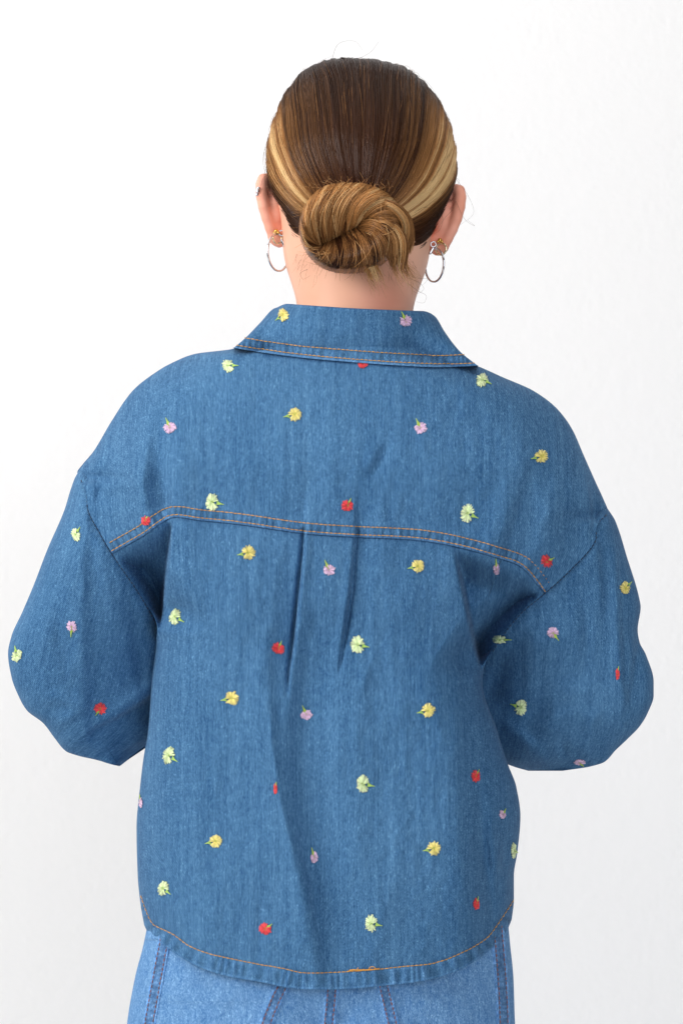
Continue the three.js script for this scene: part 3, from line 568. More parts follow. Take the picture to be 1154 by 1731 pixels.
for (const [kind, where, x, y, o] of [
  ['yellow', 'collar', 479, 533, { turn: 20, size: 0.9, sx: 0.9 }], ['pink', 'collar', 685, 543, {}],
  ['green', 'yoke', 386, 619, { size: 0.85, sy: 0.85, turn: 14 }], ['green', 'yoke', 814, 643, { size: 0.85, turn: -14, sy: 0.9 }], ['yellow', 'yoke', 498, 701, {}], ['pink', 'yoke', 288, 723, {}], ['pink', 'yoke', 710, 724, {}],
  ['yellow', 'yoke', 914, 772, { size: 0.92 }], ['green', 'yoke', 359, 849, { size: 0.97 }], ['red', 'yoke', 587, 855, {}], ['green', 'yoke', 789, 868, { turn: -12 }], ['red', 'yoke', 247, 880, { size: 0.85, sx: 0.85 }], ['red', 'yoke', 923, 948, { turn: -40 }],
  ['green', 'left', 129, 904, { sx: 0.62, turn: 60, size: 0.85 }], ['pink', 'left', 122, 1059, { turn: 150, sx: 0.8 }], ['green', 'left', 30, 1108, { sx: 0.7, turn: 120, size: 0.85 }], ['red', 'left', 170, 1198, { turn: 170 }],
  ['pink', 'back', 838, 962, { sx: 0.5, turn: -20 }], ['yellow', 'right', 1055, 994, { sx: 0.8, leafA: 40, size: 0.9 }], ['green', 'right', 844, 1081, { sy: 0.45, turn: 10 }], ['pink', 'right', 934, 1069, { leafA: -50, size: 0.95 }],
  ['red', 'right', 1043, 1139, { sx: 0.3 }], ['green', 'right', 880, 1195, { leafA: 168, size: 0.9 }], ['pink', 'right', 979, 1288, { leafA: -60, sy: 0.5, size: 0.9 }],
  ['yellow', 'back', 420, 934, {}], ['pink', 'back', 556, 963, {}], ['yellow', 'back', 706, 957, { size: 0.92 }], ['green', 'back', 297, 1043, { size: 0.92, turn: -16, sx: 0.9 }], ['red', 'back', 470, 1096, {}], ['green', 'back', 604, 1090, { size: 1 }],
  ['yellow', 'back', 392, 1180, {}], ['pink', 'back', 518, 1208, { size: 0.95 }], ['yellow', 'back', 723, 1201, {}], ['green', 'back', 286, 1277, { turn: -20, sx: 0.85 }], ['red', 'back', 466, 1333, { sx: 0.3, size: 0.9 }], ['green', 'back', 613, 1325, {}],
  ['red', 'back', 803, 1312, { sx: 0.72, turn: -10 }], ['pink', 'back', 239, 1357, { sx: 0.3, size: 0.85 }], ['pink', 'back', 848, 1377, { sx: 0.55, sy: 0.7, turn: -60 }], ['yellow', 'back', 365, 1422, { size: 0.95 }], ['pink', 'back', 531, 1449, { sx: 0.6 }],
  ['yellow', 'back', 733, 1434, {}], ['green', 'back', 867, 1438, { sx: 0.4, size: 0.9 }], ['green', 'back', 277, 1501, { turn: -24, sx: 0.8, size: 0.9 }], ['red', 'back', 804, 1528, { sx: 0.5 }], ['red', 'back', 449, 1570, { turn: -30 }], ['green', 'back', 627, 1561, { size: 0.95 }],
  ['red', 'yoke', 613, 615, { size: 0.8 }],
]) flower(kind, where, x, y, o);

// ---------------------------------------------------------------- jeans
const jeans = thing('jeans', 'light blue wide denim jeans showing below the jacket hem', 'jeans');
const J = { L: tab([[1480, 262], [1560, 250], [1600, 242], [1650, 229], [1731, 215], [1850, 205], [2000, 205]]), R: tab([[1480, 845], [1560, 858], [1600, 862], [1650, 867], [1731, 870], [1850, 880], [2000, 885]]), D: tab([[1480, 0.085], [1600, 0.1], [1750, 0.108], [2000, 0.1]]) };
const jSeams = [
  curve([[288, 1540], [277, 1595], [265, 1660], [252, 1735], [246, 1800]]), curve([[496, 1600], [480, 1660], [466, 1690], [449, 1735], [440, 1780]]), curve([[565, 1600], [561, 1670], [555, 1735], [550, 1800]]),
  curve([[640, 1600], [648, 1665], [656, 1700], [664, 1735], [672, 1780]]), curve([[838, 1540], [843, 1600], [848, 1665], [851, 1735], [853, 1800]])];
function jeansZ(x, y) {
  const l = J.L(y), r = J.R(y), m = (l + r) / 2, h = (r - l) / 2, s = clamp((x - m) / h, -1, 1), c = Math.sqrt(1 - s * s);
  let z = J.D(y) * Math.pow(c, 0.72) + 0.0015 * n2(x / 40 + 3, y / 50) + 0.0006 * n2(x / 12, y / 14);
  z -= 0.012 * Math.exp(-Math.pow((x - 558) / 60, 2)) * smooth(1600, 1760, y);
  let k = 0;
  jSeams.forEach((q, i) => { const [d, t] = distTo(q, x, y); if (Math.abs(d) < 24) { const w = smooth(11.5, 9.5, Math.abs(d)); k = Math.max(k, w); z += 0.002 * w + 0.0004 * w * n2(t / 6, i); const ed = i < 2 ? d + 11 : d - 11; z += 0.0016 * Math.exp(-Math.pow(ed / 2.4, 2)); } });
  return [z, k];
}
surf.jeans = (x, y) => P(x, y, jeansZ(x, y)[0]);
{
  const g = gridGeometry(1040, 170, (u, v) => {
    const th = -Math.PI / 2 + u * 2 * Math.PI, s = Math.sin(th), y = lerp(1500, 1840, v), l = J.L(y), r = J.R(y), x = (l + r) / 2 + (r - l) / 2 * s;
    let z, c = [1, 1, 1];
    if (u <= 0.5) { const [a, k] = jeansZ(x, y); z = a; if (k > 0.3) { let [d, t] = [0, 0]; for (const q of jSeams) { const e = distTo(q, x, y); if (Math.abs(e[0]) < 12) [d, t] = e; } const w = 0.78 + 0.3 * n2(t / 3, d / 5) + (Math.abs(Math.abs(d) - 9.5) < 1.6 ? 0.45 : 0); c = [w * 0.9, w * 0.94, w]; } } else z = 0.1 * Math.cos(th);
    return { p: P(x, y, z), c };
  }, { colors: true, closed: true });
  part('seat', g, M.jeans, jeans);
  for (const [side, px] of [[-1, 395], [1, 705]]) {
    const leg = gridGeometry(48, 40, (u, v) => { const th = u * 2 * Math.PI, y = lerp(1800, 3230, v), r = lerp(0.084, 0.11, v), c = P(px + side * 25 * v, y, 0.0); return { p: V(c.x + Math.sin(th) * r * (v < 0.1 ? 0.95 : 1), c.y, Math.cos(th) * r * 0.95), c: [1, 1, 1] }; }, { colors: true, closed: true });
    part('leg', leg, M.jeans, jeans);
  }
}
jSeams.forEach((q, i) => { for (const d of [-6.5, 6.5]) stitchRow('seam_stitching', shift(q, d), 'jeans', { col: [0.26, 0.085, 0.06], r: 0.00042, len: 6, gap: 2, parent: jeans, keep: (x, y) => y > 1560 && y < 1790 }); });

// ---------------------------------------------------------------- the person
const person = thing('person', 'person in a denim jacket standing with their back turned, hair in a low bun', 'person');
const hz = -0.035, hc = V(0, 0, 0);
// head tables by photo row: centre, half width, depth behind and in front of the head's axis
const H = {
  c: tab([[100, 592], [110, 600], [140, 606], [200, 610], [300, 610], [400, 606], [470, 600], [540, 597]]),
  w: tab([[100, 0], [101, 16], [103, 33], [107, 52], [112, 70], [122, 88], [134, 101], [150, 116], [170, 130], [195, 141], [225, 152], [255, 158], [290, 159], [320, 154], [350, 142], [380, 128], [410, 117], [440, 108], [470, 102], [500, 100], [540, 100]]),
  b: tab([[100, 0], [102, 22], [106, 36], [112, 50], [122, 68], [140, 92], [170, 120], [210, 145], [250, 158], [290, 160], [330, 152], [370, 132], [410, 108], [440, 95], [470, 90], [540, 92]]),
  f: tab([[100, 0], [102, 25], [106, 45], [115, 68], [135, 100], [170, 135], [220, 160], [280, 172], [330, 172], [400, 165], [480, 150], [540, 110]]),
};
function headPt(x, y, front = false) { const c = H.c(y), w = H.w(y), s = clamp((x - c) / Math.max(w, 1), -1, 1), k = Math.sqrt(1 - s * s); return hz + K * (front ? -H.f(y) : H.b(y)) * k; }
const SKIN = [0.82, 0.46, 0.315];
{
  const q = (px, py, z) => P(px, py, z);
  const head = [q(607, 280, hz - 0.006), q(600, 420, hz - 0.02)], neck = [q(604, 420, -0.028), q(597, 600, -0.022)];
  const chin = q(602, 500, -0.095), nose = [q(604, 330, -0.128), q(604, 375, -0.142)], jaw = [q(540, 430, -0.045), q(664, 436, -0.045)], trap = [q(597, 625, -0.02), q(440, 715, -0.03), q(750, 725, -0.03)];
  const sh = [q(340, 790, -0.06), q(840, 810, -0.06)], chest = q(575, 960, -0.02), waist = q(560, 1240, -0.015), hips = q(553, 1560, -0.005);
  const el = [q(150, 1150, -0.08), q(975, 1170, -0.08)], wr = [q(430, 1115, -0.235), q(700, 1115, -0.235)];
  const headSDF = (x, y, z) => {
    let d = ellipsoid(x, y, z, head[0], 0.0735, 0.079, 0.076);
    d = smin(d, ellipsoid(x, y, z, head[1], 0.052, 0.062, 0.066), 0.04);
    d = smin(d, capsule(x, y, z, jaw[0], chin, 0.019, 0.02), 0.03); d = smin(d, capsule(x, y, z, jaw[1], chin, 0.019, 0.02), 0.03);
    d = smin(d, capsule(x, y, z, nose[0], nose[1], 0.006, 0.011), 0.012);
    d = smin(d, capsule(x, y, z, q(588, 425, -0.124), q(616, 425, -0.124), 0.006, 0.006), 0.008);
    for (const e of [q(572, 318, -0.133), q(636, 318, -0.133)]) d = -smin(-d, Math.hypot(x - e.x, y - e.y, z - e.z) - 0.013, 0.012);
    for (const e of [q(572, 318, -0.119), q(636, 318, -0.119)]) d = smin(d, Math.hypot(x - e.x, y - e.y, z - e.z) - 0.0125, 0.002);
    return d;
  };
  const bodySDF = (x, y, z) => {
    let d = headSDF(x, y, z);
    { const t = clamp((neck[0].y - y) / (neck[0].y - neck[1].y), 0, 1), cx = lerp(neck[0].x, neck[1].x, t), cz = lerp(neck[0].z, neck[1].z, t), rx = 0.0472 + 0.004 * t * t, rz = 0.052; const e = Math.hypot((x - cx) / rx, (z - cz) / rz), nk = Math.max((e - 1) * 0.05, y - neck[0].y - 0.02, neck[1].y - 0.01 - y); d = smin(d, nk, 0.03); }
    d = smin(d, capsule(x, y, z, trap[0], trap[1], 0.042, 0.03), 0.02); d = smin(d, capsule(x, y, z, trap[0], trap[2], 0.042, 0.03), 0.02);
    {
      d = smin(d, ellipsoid(x, y, z, chest, 0.115, 0.17, 0.08), 0.04); d = smin(d, ellipsoid(x, y, z, waist, 0.105, 0.2, 0.075), 0.05); d = smin(d, ellipsoid(x, y, z, hips, 0.13, 0.16, 0.085), 0.06);
      for (let i = 0; i < 2; i++) { d = smin(d, capsule(x, y, z, trap[1 + i], sh[i], 0.033, 0.036), 0.03); d = smin(d, capsule(x, y, z, sh[i], el[i], 0.034, 0.03), 0.02); d = smin(d, capsule(x, y, z, el[i], wr[i], 0.03, 0.024), 0.02); }
    }
    return d;
  };
  const tint = (x, y, z) => { const n = n3(x * 60, y * 60, z * 60) * 0.05 + n3(x * 14 + 5, y * 14, z * 14) * 0.05, red = 0.5 + 0.5 * n3(x * 25, y * 25 + 9, z * 25), flush = Math.exp(-((x - 0.033) ** 2 + (y - 1.414) ** 2) / 0.0005) * (0.6 + 0.4 * red); return [SKIN[0] * (1 + n) + 0.03 * flush, SKIN[1] * (1 + n - 0.05 * red) - 0.1 * flush, SKIN[2] * (1 + n - 0.05 * red) - 0.07 * flush]; };
  const bodyGeo = surfaceNets(bodySDF, [-0.27, 0.78, -0.3], [0.27, 1.4, 0.12], 0.009, tint);
  const headGeo = surfaceNets(bodySDF, [-0.12, 1.37, -0.2], [0.14, 1.64, 0.09], 0.0035, tint);
  // ears, seen from behind: rolled rim, web back to the head, swell of the concha, lobe
  const ear = (rim, root, concha, lobe, web, lo, hi) => {
    const R = rim.map(p => q(...p)), O = root.map(p => q(...p)), C = q(...concha), Lb = q(...lobe);
    return surfaceNets((x, y, z) => {
      let d = 1; for (let i = 0; i < R.length - 1; i++) d = Math.min(d, capsule(x, y, z, R[i], R[i + 1], rim[i][3], rim[i + 1][3]));
      let w = 1; for (let i = 0; i < R.length; i++) { const o = O[Math.min(O.length - 1, Math.round(i / (R.length - 1) * (O.length - 1)))]; w = Math.min(w, capsule(x, y, z, R[i], o, web, web + 0.0016)); }
      for (let i = 0; i < O.length - 1; i++) w = smin(w, capsule(x, y, z, O[i], O[i + 1], 0.004, 0.004), 0.004);
      d = smin(d, w, 0.004);
      d = smin(d, ellipsoid(x, y, z, C, 0.0085, 0.017, 0.011), 0.004);
      return smin(d, ellipsoid(x, y, z, Lb, 0.0085, 0.0095, 0.0045), 0.005);
    }, lo, hi, 0.0016, (x, y, z) => { const n = n3(x * 90, y * 90, z * 90) * 0.06; return [0.93 + n, 0.42 + n, 0.3 + n]; });
  };
  const eL = ear([[462, 306, -0.05, 0.0042], [452, 302, -0.047, 0.0046], [445, 303, -0.043, 0.0048], [442, 312, -0.04, 0.005], [442, 330, -0.037, 0.005], [446, 350, -0.036, 0.0048], [451, 368, -0.037, 0.0046], [457, 386, -0.039, 0.0044], [463, 400, -0.041, 0.004]],
    [[468, 318, -0.055], [474, 335, -0.055], [480, 352, -0.054], [484, 370, -0.052], [486, 386, -0.05], [484, 398, -0.049]], [469, 352, -0.046], [472, 400, -0.043], 0.0026, [-0.085, 1.43, -0.075], [-0.03, 1.55, -0.015]);
  const eR = ear([[762, 322, -0.05, 0.0042], [770, 320, -0.047, 0.0046], [776, 322, -0.043, 0.0048], [778, 333, -0.04, 0.005], [776, 350, -0.037, 0.005], [771, 370, -0.036, 0.0048], [764, 388, -0.037, 0.0046], [756, 404, -0.039, 0.0044], [748, 416, -0.041, 0.004]],
    [[752, 335, -0.055], [744, 352, -0.055], [736, 370, -0.054], [730, 388, -0.052], [727, 402, -0.05], [729, 412, -0.049]], [748, 372, -0.046], [740, 414, -0.043], 0.0026, [0.06, 1.42, -0.075], [0.12, 1.55, -0.015]);
  // hands folded in front of the waist
  const hand = (side) => {
    const w = wr[side < 0 ? 0 : 1], dir = -side, f = [];
    const at = (a, b, c) => V(w.x + dir * a, w.y + b, w.z + c);
    f.push([at(0, 0, 0), at(0.055, 0.004, -0.004), 0.022, 0.024]);
    [[0.018, 0.085], [0.006, 0.09], [-0.006, 0.086], [-0.018, 0.074]].forEach(([dy, L], i) => { const a = at(0.06, dy, -0.006), b = at(0.06 + L * 0.42, dy, -0.014), c = at(0.06 + L * 0.66, dy - 0.003, 0.004), d = at(0.06 + L * 0.6, dy - 0.005, 0.022); f.push([a, b, 0.0095, 0.0088], [b, c, 0.0088, 0.008], [c, d, 0.008, 0.007]); });
    f.push([at(0.018, 0.016, 0.002), at(0.04, 0.04, 0.006), 0.011, 0.0095], [at(0.04, 0.04, 0.006), at(0.066, 0.046, 0.004), 0.0095, 0.008]);
    return surfaceNets((x, y, z) => { let d = 1; f.forEach(([a, b, ra, rb], i) => { const e = capsule(x, y, z, a, b, ra, rb); d = i < 1 ? e : smin(d, e, 0.004); }); return d; }, [Math.min(w.x - 0.03, w.x + dir * 0.15), w.y - 0.06, w.z - 0.06], [Math.max(w.x + 0.03, w.x + dir * 0.15), w.y + 0.08, w.z + 0.06], 0.0035, tint);
  };
  part('body', mergeGeometries([bodyGeo, headGeo, eL, eR, hand(-1), hand(1)]), M.skin, person);
  for (const [side, px] of [[-1, 370], [1, 730]]) {
    const c = P(px, 3300, 0).x, g = gridGeometry(32, 24, (u, v) => { const th = u * 2 * Math.PI, zz = lerp(0.085, -0.17, v), w = 0.042 * Math.sqrt(Math.max(0, Math.sin(Math.PI * clamp(v * 0.96 + 0.02, 0, 1)))) * (0.85 + 0.3 * v), hgt = lerp(0.075, 0.04, smooth(0.2, 0.8, v)) * Math.sqrt(Math.max(0, Math.sin(Math.PI * clamp(v * 0.9 + 0.07, 0, 1)))); return { p: V(c + Math.cos(th) * w, Math.max(0.001, 0.001 + hgt * (0.5 + 0.62 * Math.sin(th))), zz) }; }, { closed: true, flip: true });
    part('shoe', g, new THREE.MeshStandardMaterial({ color: new THREE.Color(0.75, 0.74, 0.72), roughness: 0.6 }), person);
  }
}
// ---------------------------------------------------------------- hair: every strand runs over the head into the bun
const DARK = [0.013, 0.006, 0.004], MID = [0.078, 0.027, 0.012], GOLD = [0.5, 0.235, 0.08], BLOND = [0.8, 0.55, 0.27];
const mix3 = (a, b, t) => a.map((v, i) => lerp(v, b[i], t));
{
  const r = rng(99), G = () => (r() + r() + r() + r() - 2);
  const bun = V(-0.02, -0.62, 1).normalize();
  // unit sphere -> the head's surface, lifted by h metres
  const onHead = (d, h) => {
    const y = 285 - (d.y > 0 ? 184 * d.y : 205 * d.y), w = H.w(y), rr = Math.hypot(d.x, d.z) || 1e-6, s = d.x / rr, c = d.z / rr;
    const x = H.c(y) + w * s, z = hz + K * (c > 0 ? H.b(y) : H.f(y)) * c, p = P(x, y, z);
    const n = V(d.x, d.y * 0.9, d.z).normalize(); return p.addScaledVector(n, h);
  };
  const up = V(0, 1, 0).addScaledVector(bun, -bun.y).normalize(), rt = up.clone().cross(bun);   // frame round the bun's axis; rt points to the right in the picture
  const dirAt = (co, phi) => { const a = co * Math.PI / 180, b = phi * Math.PI / 180; return bun.clone().multiplyScalar(Math.cos(a)).addScaledVector(up, Math.sin(a) * Math.cos(b)).addScaledVector(rt, Math.sin(a) * Math.sin(b)); };
  const bend = (co, phi) => phi * (1 - 0.27 * smooth(20, 95, co) * smooth(95, 40, Math.abs(phi)));
  const reachL = tab([[0, 152], [55, 150], [75, 108], [88, 76], [93, 63], [98, 57], [110, 52], [130, 50], [150, 40], [180, 30]]), reachR = tab([[0, 152], [55, 150], [75, 115], [92, 88], [100, 79], [112, 72], [117, 59], [124, 49], [140, 44], [180, 30]]);
  // cap below the strands
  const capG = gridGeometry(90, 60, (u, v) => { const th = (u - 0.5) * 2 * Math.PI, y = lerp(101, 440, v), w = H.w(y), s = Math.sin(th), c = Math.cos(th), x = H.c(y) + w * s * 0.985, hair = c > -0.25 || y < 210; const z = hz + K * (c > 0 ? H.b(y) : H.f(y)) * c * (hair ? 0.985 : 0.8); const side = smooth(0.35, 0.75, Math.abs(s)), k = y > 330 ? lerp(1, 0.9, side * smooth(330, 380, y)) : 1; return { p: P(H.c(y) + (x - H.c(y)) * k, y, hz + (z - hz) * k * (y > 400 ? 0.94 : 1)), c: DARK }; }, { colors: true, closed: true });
  const clump = (phi, s) => n2(phi / 2.3 + s * 31, s * 7.7 + 0.5);
  const T = new Tubes();
  const strand = (phi, co0, h, wd) => {
    const N = 15, pts = [], g1 = G() * 0.7, g2 = G() * 0.45, wob = G() * 2.2;
    const co1 = 14 + r() * 8;
    for (let k = 0; k <= N; k++) { const t = k / N, co = lerp(co0, co1, t), f = bend(co, phi) + g1 * Math.sin(t * 3.1) + g2 * Math.sin(t * 6.2 + wob); const lock = clump(f, 1); pts.push(onHead(dirAt(co, f), h + 0.0008 * lock + 0.0018 * Math.sin(Math.PI * t) * smooth(70, 40, co) )); }
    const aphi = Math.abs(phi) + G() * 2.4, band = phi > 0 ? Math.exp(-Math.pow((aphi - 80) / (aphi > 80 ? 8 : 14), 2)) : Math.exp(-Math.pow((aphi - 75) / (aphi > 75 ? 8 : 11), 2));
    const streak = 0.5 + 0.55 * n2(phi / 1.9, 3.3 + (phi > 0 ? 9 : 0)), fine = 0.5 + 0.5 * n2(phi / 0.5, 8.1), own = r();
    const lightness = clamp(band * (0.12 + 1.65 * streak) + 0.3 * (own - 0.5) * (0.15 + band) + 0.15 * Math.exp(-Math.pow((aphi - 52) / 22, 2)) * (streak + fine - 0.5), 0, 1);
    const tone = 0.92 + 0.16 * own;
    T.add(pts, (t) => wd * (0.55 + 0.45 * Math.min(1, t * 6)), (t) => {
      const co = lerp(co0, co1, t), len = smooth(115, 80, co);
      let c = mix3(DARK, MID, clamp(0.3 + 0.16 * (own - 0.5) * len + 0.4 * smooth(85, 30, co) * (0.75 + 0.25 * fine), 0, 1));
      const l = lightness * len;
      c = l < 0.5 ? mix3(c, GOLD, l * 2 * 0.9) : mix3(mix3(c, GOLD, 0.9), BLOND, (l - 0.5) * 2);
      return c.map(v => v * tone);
    }, 3);
  };
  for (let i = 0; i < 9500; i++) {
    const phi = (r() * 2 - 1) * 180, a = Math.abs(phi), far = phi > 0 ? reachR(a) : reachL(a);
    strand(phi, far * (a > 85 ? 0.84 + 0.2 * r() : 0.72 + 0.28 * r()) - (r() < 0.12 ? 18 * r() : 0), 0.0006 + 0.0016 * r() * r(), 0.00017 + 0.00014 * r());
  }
  // wisps standing off the crown and the sides
  const fly = (pts, w, c) => T.add(new THREE.CatmullRomCurve3(pts.map(p => P(...p))).getPoints(16), (t) => w * (1 - 0.6 * t), () => c, 3);
  for (let i = 0; i < 70; i++) {
    const way = G() * 3, phi = (r() * 2 - 1) * 95, co0 = 75 + r() * 60, pts = [], lift = 0.001 + 0.0035 * r() * r(), L = 18 + 30 * r();
    for (let k = 0; k <= 10; k++) { const t = k / 10, co = co0 - L * t; pts.push(onHead(dirAt(co, bend(co, phi) + way * t), 0.0015 + lift * Math.sin(Math.PI * t))); }
    T.add(pts, () => 0.00011, () => mix3(MID, GOLD, r() * 0.7), 3);
  }
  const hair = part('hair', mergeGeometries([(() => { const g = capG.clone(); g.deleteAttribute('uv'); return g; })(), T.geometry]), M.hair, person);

  // ---- the bun
  const U = new Tubes(), zb = 0.03;
  const rimR = tab([[0, 86], [45, 83], [90, 79], [135, 88], [180, 92], [225, 88], [270, 78], [315, 80], [360, 86]]);
  const Cn = [597, 385], slitA = [540, 416], slitB = [612, 379];
  const surfBun = (a, v, hgt) => {           // a: degrees round the bun, v: 0 at the rim, 1 in the twist
    const A = a * Math.PI / 180, R = rimR(((a % 360) + 360) % 360), ox = Cn[0] + R * Math.cos(A), oy = Cn[1] - R * Math.sin(A);
    const s = clamp(0.5 + 0.62 * Math.cos(A + 0.35), 0, 1), tx = lerp(slitA[0], slitB[0], s), ty = lerp(slitA[1], slitB[1], s);
    const sw = 0.16 * Math.sin(Math.PI * v), x = lerp(ox, tx, v), y = lerp(oy, ty, v), dx = tx - ox, dy = ty - oy;
    const prof = Math.pow(Math.sin(Math.PI * clamp(0.06 + 0.86 * Math.pow(v, 0.82), 0, 1)), 0.75);
    const z = zb + 0.008 + hgt * prof + (v < 0.12 ? -0.012 * (1 - v / 0.12) : 0);
    return P(x - dy * sw, y + dx * sw, z);
  };
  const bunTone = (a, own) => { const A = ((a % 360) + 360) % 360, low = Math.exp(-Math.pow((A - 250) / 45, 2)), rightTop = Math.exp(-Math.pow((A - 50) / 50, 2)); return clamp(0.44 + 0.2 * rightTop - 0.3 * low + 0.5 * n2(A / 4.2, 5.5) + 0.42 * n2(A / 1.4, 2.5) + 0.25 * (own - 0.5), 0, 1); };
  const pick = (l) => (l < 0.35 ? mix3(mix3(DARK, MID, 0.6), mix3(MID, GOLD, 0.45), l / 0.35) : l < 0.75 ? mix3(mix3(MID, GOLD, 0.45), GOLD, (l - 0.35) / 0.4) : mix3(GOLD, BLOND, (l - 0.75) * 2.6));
  for (let i = 0; i < 4200; i++) {
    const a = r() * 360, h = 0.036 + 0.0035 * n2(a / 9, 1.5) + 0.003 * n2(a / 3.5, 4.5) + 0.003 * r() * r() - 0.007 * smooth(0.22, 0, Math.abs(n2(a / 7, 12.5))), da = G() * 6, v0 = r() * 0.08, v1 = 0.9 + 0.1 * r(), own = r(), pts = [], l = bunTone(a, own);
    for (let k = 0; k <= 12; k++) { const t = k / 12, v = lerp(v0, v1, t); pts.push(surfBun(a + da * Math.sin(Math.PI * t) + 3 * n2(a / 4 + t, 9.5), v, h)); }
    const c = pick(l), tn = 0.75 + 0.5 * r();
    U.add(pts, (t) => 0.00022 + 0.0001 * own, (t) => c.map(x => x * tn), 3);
  }
  const core = gridGeometry(90, 24, (u, v) => ({ p: surfBun(u * 360, lerp(0.06, 1, v), 0.0335), c: pick(0.3) }), { colors: true, closed: true, flip: true }); core.deleteAttribute('uv');
  // locks wound round and let out of the twist
  const lock = (path, rad, n, tone, spread = 0) => {
    const c = new THREE.CatmullRomCurve3(path.map(p => P(...p)));
    for (let i = 0; i < n; i++) {
      const q = r() * 2 * Math.PI, d = Math.sqrt(r()), tw = 1.6, pts = [], own = r(), end = spread ? 0.55 + 0.45 * r() * r() : 0.85 + 0.15 * r(), wig = G(), out = 1 + spread * r();
      for (let k = 0; k <= 14; k++) { const t = k / 14 * end, p = c.getPoint(t), T0 = c.getTangent(t), A = V(0, 0, 1).cross(T0).normalize(), Bn = T0.clone().cross(A), R = rad(t) * K * d * (t > 0.7 ? lerp(1, out, (t - 0.7) / 0.3) : 1), an = q + tw * t; p.addScaledVector(A, Math.cos(an) * R).addScaledVector(Bn, Math.sin(an) * R * 0.7); p.x += wig * 0.0012 * smooth(0.75, 1, t); pts.push(p); }
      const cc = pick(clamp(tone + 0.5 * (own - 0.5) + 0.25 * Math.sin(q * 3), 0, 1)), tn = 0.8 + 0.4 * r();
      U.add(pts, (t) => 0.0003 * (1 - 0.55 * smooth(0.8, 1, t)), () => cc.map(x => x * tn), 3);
    }
  };
  lock([[606, 384, 0.05], [636, 384, 0.067], [662, 402, 0.066], [672, 430, 0.06], [676, 456, 0.052], [697, 486, 0.044]], tab([[0, 8], [0.2, 20], [0.45, 23], [0.7, 15], [0.85, 9], [1, 7]]), 420, 0.62, 1.2);
  lock([[612, 372, 0.056], [648, 356, 0.066], [676, 372, 0.06], [686, 400, 0.05], [684, 430, 0.042]], tab([[0, 8], [0.3, 19], [0.6, 17], [1, 9]]), 320, 0.6);
  lock([[588, 395, 0.05], [604, 416, 0.062], [618, 440, 0.058], [632, 462, 0.05], [645, 486, 0.044]], tab([[0, 5], [0.3, 13], [0.6, 12], [0.8, 10], [1, 8]]), 260, 0.92, 1.6);
  for (let i = 0; i < 75; i++) { // ends straggling out of the knot over the nape
    const a = i % 2, x0 = a ? 672 + 16 * r() : 612 + 24 * r(), y0 = 440 + 14 * r(), L = 20 + 34 * r(), dx = a ? 6 + 24 * r() : 4 + 22 * r(), sag = 6 * G(), z0 = 0.05;
    U.add(new THREE.CatmullRomCurve3([P(x0 - dx * 0.3, y0 - 14, z0 + 0.004), P(x0, y0, z0), P(x0 + dx * 0.5 + sag, y0 + L * 0.55, z0 - 0.006), P(x0 + dx, y0 + L, z0 - 0.012 - 0.008 * r())]).getPoints(12), (t) => 0.0002 * (1 - 0.7 * t), () => pick(clamp(0.75 + 0.3 * G(), 0, 1)), 3);
  }
  for (let i = 0; i < 40; i++) { // loose strands lying across the twist
    const a = r() * 360, da = (r() - 0.5) * 70, v0 = r() * 0.3, v1 = v0 + 0.3 + 0.4 * r(), pts = [], hh = 0.0395 + 0.003 * r(); for (let k = 0; k <= 12; k++) { const t = k / 12; pts.push(surfBun(a + da * t, Math.min(0.97, lerp(v0, v1, t)), hh)); }
    const c = pick(clamp(0.75 + 0.3 * G(), 0, 1)); U.add(pts, () => 0.00018, () => c, 3);
  }
  const tuft = (n, f) => { for (let i = 0; i < n; i++) { const p = f(i); U.add(new THREE.CatmullRomCurve3(p.map(e => P(...e))).getPoints(9), (t) => 0.00017 * (1 - 0.5 * t), () => pick(clamp(0.55 + 0.45 * G(), 0, 1)), 3); } };
  tuft(34, () => { const x = 520 + 140 * r(), b = 312 + Math.abs(x - 590) * 0.12, k = (r() - 0.5) * 26, hh = 5 + 24 * r() * r(); return [[x, b + 4, 0.05], [x + k * 0.3, b - hh * 0.5, 0.058], [x + k, b - hh, 0.054 + 0.008 * r()]]; });
  tuft(50, () => { const a = r() * 360, s = 18 * G(), p = (v) => { const A = (a + s * v) * Math.PI / 180, R = rimR(a) * (0.9 + 0.25 * v); return [Cn[0] + R * Math.cos(A), Cn[1] - R * Math.sin(A), 0.05 - 0.01 * v]; }; return [p(0), p(0.5), p(1)]; });
  const bunGroup = part('hair_bun', mergeGeometries([core, U.geometry]), M.hair, hair, { label: 'golden brown twisted bun with loose blond ends' });
  // baby hairs on the nape and loose curls by the neck
  const W = new Tubes(), wisp = (pts, w, c) => W.add(new THREE.CatmullRomCurve3(pts.map(p => P(...p))).getPoints(14), (t) => w * (1 - 0.6 * t), () => c, 3);
  const neckZ = (x, y) => { const s = clamp((x - 600) / 103, -1, 1); return -0.026 + 0.0535 * Math.sqrt(1 - s * s); };
  for (let i = 0; i < 80; i++) { const left = r() < 0.4, x = left ? 500 + 40 * r() : 655 + 42 * r(), y = 425 + 50 * r() * r() + (left ? 0 : 5), k = left ? 1 : -1, l = 8 + 16 * r(), z = neckZ(x, y) + 0.002; wisp([[x, y, z], [x - k * (2 + 3 * G()), y + l * 0.5, z + 0.001], [x - k * (5 + 6 * G()), y + l, neckZ(x, y + l) + 0.0015]], 0.00008, mix3(MID, GOLD, 0.5 * r())); }
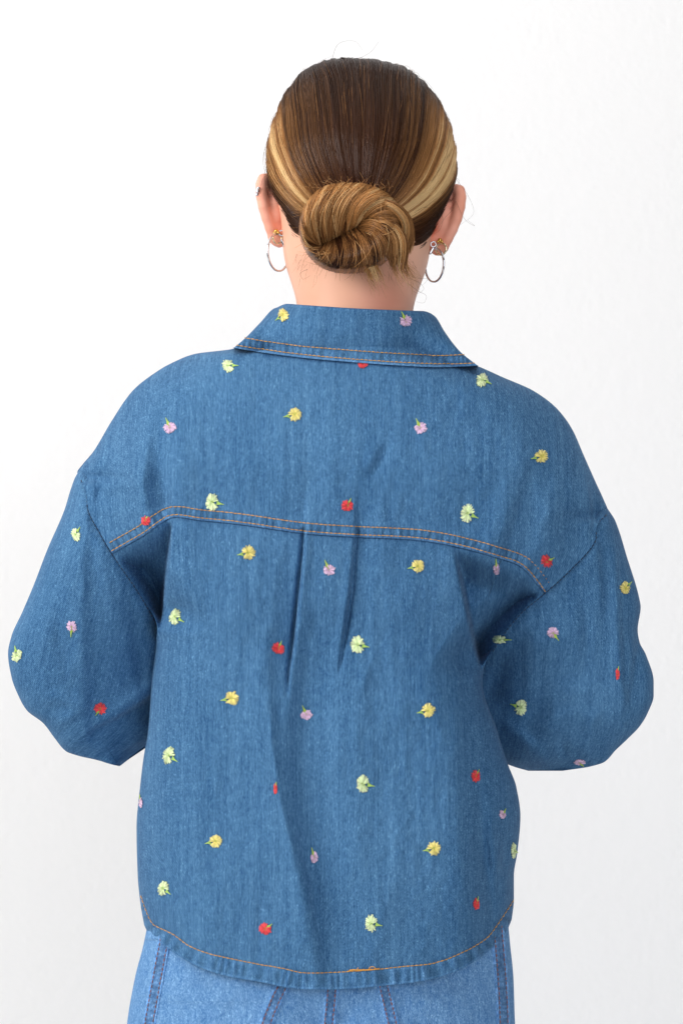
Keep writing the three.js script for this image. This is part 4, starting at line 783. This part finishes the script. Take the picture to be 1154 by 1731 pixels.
  for (const c of [[[690, 470, 0.01], [708, 478, 0.008], [716, 488, 0.004], [706, 496, 0.002], [698, 492, 0.002]], [[688, 478, 0.01], [706, 492, 0.006], [720, 500, 0.002], [716, 512, 0], [704, 510, 0]], [[684, 462, 0.012], [704, 470, 0.008], [722, 472, 0.004], [714, 482, 0.002]], [[520, 455, 0.012], [508, 462, 0.01], [512, 472, 0.012], [524, 466, 0.014]],
    [[768, 300, -0.03], [790, 330, -0.03], [800, 360, -0.035], [778, 380, -0.03]], [[770, 340, -0.03], [786, 372, -0.03], [802, 382, -0.03], [790, 372, -0.03]], [[755, 330, -0.02], [766, 350, -0.02], [752, 368, -0.02], [738, 388, -0.02]], [[742, 352, -0.012], [748, 372, -0.016], [740, 392, -0.02], [722, 396, -0.01]],
    [[764, 306, -0.02], [772, 302, -0.02], [776, 308, -0.024], [768, 314, -0.024]], [[453, 296, -0.03], [446, 300, -0.03], [440, 318, -0.028], [436, 330, -0.03]], [[700, 360, 0.03], [712, 352, 0.03], [730, 352, 0.022], [745, 362, 0.016]],
    [[560, 103, -0.03], [572, 74, -0.03], [600, 70, -0.03], [612, 84, -0.03]], [[600, 102, -0.03], [626, 88, -0.03], [640, 70, -0.03]], [[520, 128, -0.03], [538, 106, -0.03], [562, 94, -0.03]], [[696, 122, -0.03], [720, 138, -0.03], [742, 166, -0.03]]]) wisp(c, 0.00013, mix3(DARK, MID, 0.4 + 0.6 * r()));
  part('loose_wisps', W.geometry, M.hair, hair, { kind: 'stuff' });
}

// ---------------------------------------------------------------- earrings
function ring(parent, name, c, R, tube, yaw, mat, arc = Math.PI * 2, roll = 0) { const o = part(name, new THREE.TorusGeometry(R, tube, 12, 64, arc), mat, parent); o.position.copy(c); o.rotation.set(0, yaw, roll, 'YXZ'); return o; }
function ball(parent, name, c, R, mat) { const o = part(name, new THREE.SphereGeometry(R, 20, 14), mat, parent); o.position.copy(c); return o; }
for (const e of [
  { side: 'left', hoop: [470, 427, -0.036, 0.0158, 1.0], small: [469, 402, -0.034, 0.0049, 0.75], stud: [467, 391, -0.033], pin: [476, 394, -0.034], clasp: [478, 410, -0.034] },
  { side: 'right', hoop: [734, 448, -0.036, 0.0144, -1.03], small: [745, 421, -0.034, 0.0049, -0.5], stud: [743, 406, -0.033], pin: [732, 413, -0.034], clasp: [729, 424, -0.034] },
]) {
  const other = e.side === 'left' ? 'on the ear with the cuff' : 'on the ear without a cuff';
  const h = thing('hoop_earring', 'large thin silver hoop earring ' + other, 'earring', 'earrings');
  ring(h, 'hoop', P(...e.hoop.slice(0, 3)), e.hoop[3], 0.00095, e.hoop[4], M.silver);
  const cl = part('clasp', new THREE.CapsuleGeometry(0.0013, 0.0045, 6, 12), M.silver, h); cl.position.copy(P(...e.clasp)); cl.rotation.z = e.side === 'left' ? 0.5 : -0.5;
  const pn = part('pin', new THREE.TorusGeometry(0.0022, 0.0006, 8, 24), M.silver, h); pn.position.copy(P(...e.pin));
  const s = thing('huggie_earring', 'small pale gold hoop earring hugging the lobe, ' + other, 'earring', 'earrings');
  ring(s, 'hoop', P(...e.small.slice(0, 3)), e.small[3], 0.0009, e.small[4], M.palegold);
  const d = thing('stud_earring', 'tiny gold stud back ' + other, 'earring', 'earrings');
  const b = P(...e.stud); ball(d, 'stud', b, 0.0019, M.gold); for (const k of [-1, 1]) ball(d, 'scroll', b.clone().add(V(k * 0.0017, -0.0012, 0.0008)), 0.0012, M.gold);
}
{
  const c = thing('ear_cuff', 'tiny silver cuff earring clipped on the upper rim of the ear', 'earring');
  ring(c, 'cuff', P(438, 323, -0.037), 0.0038, 0.0008, 1.1, M.silver); ball(c, 'bead', P(437, 318, -0.032), 0.0014, M.silver); ball(c, 'bead', P(434.5, 329, -0.033), 0.0014, M.silver); ball(c, 'bead', P(435.5, 323.5, -0.032), 0.0016, M.silver);
}
renderer.render(scene, camera);
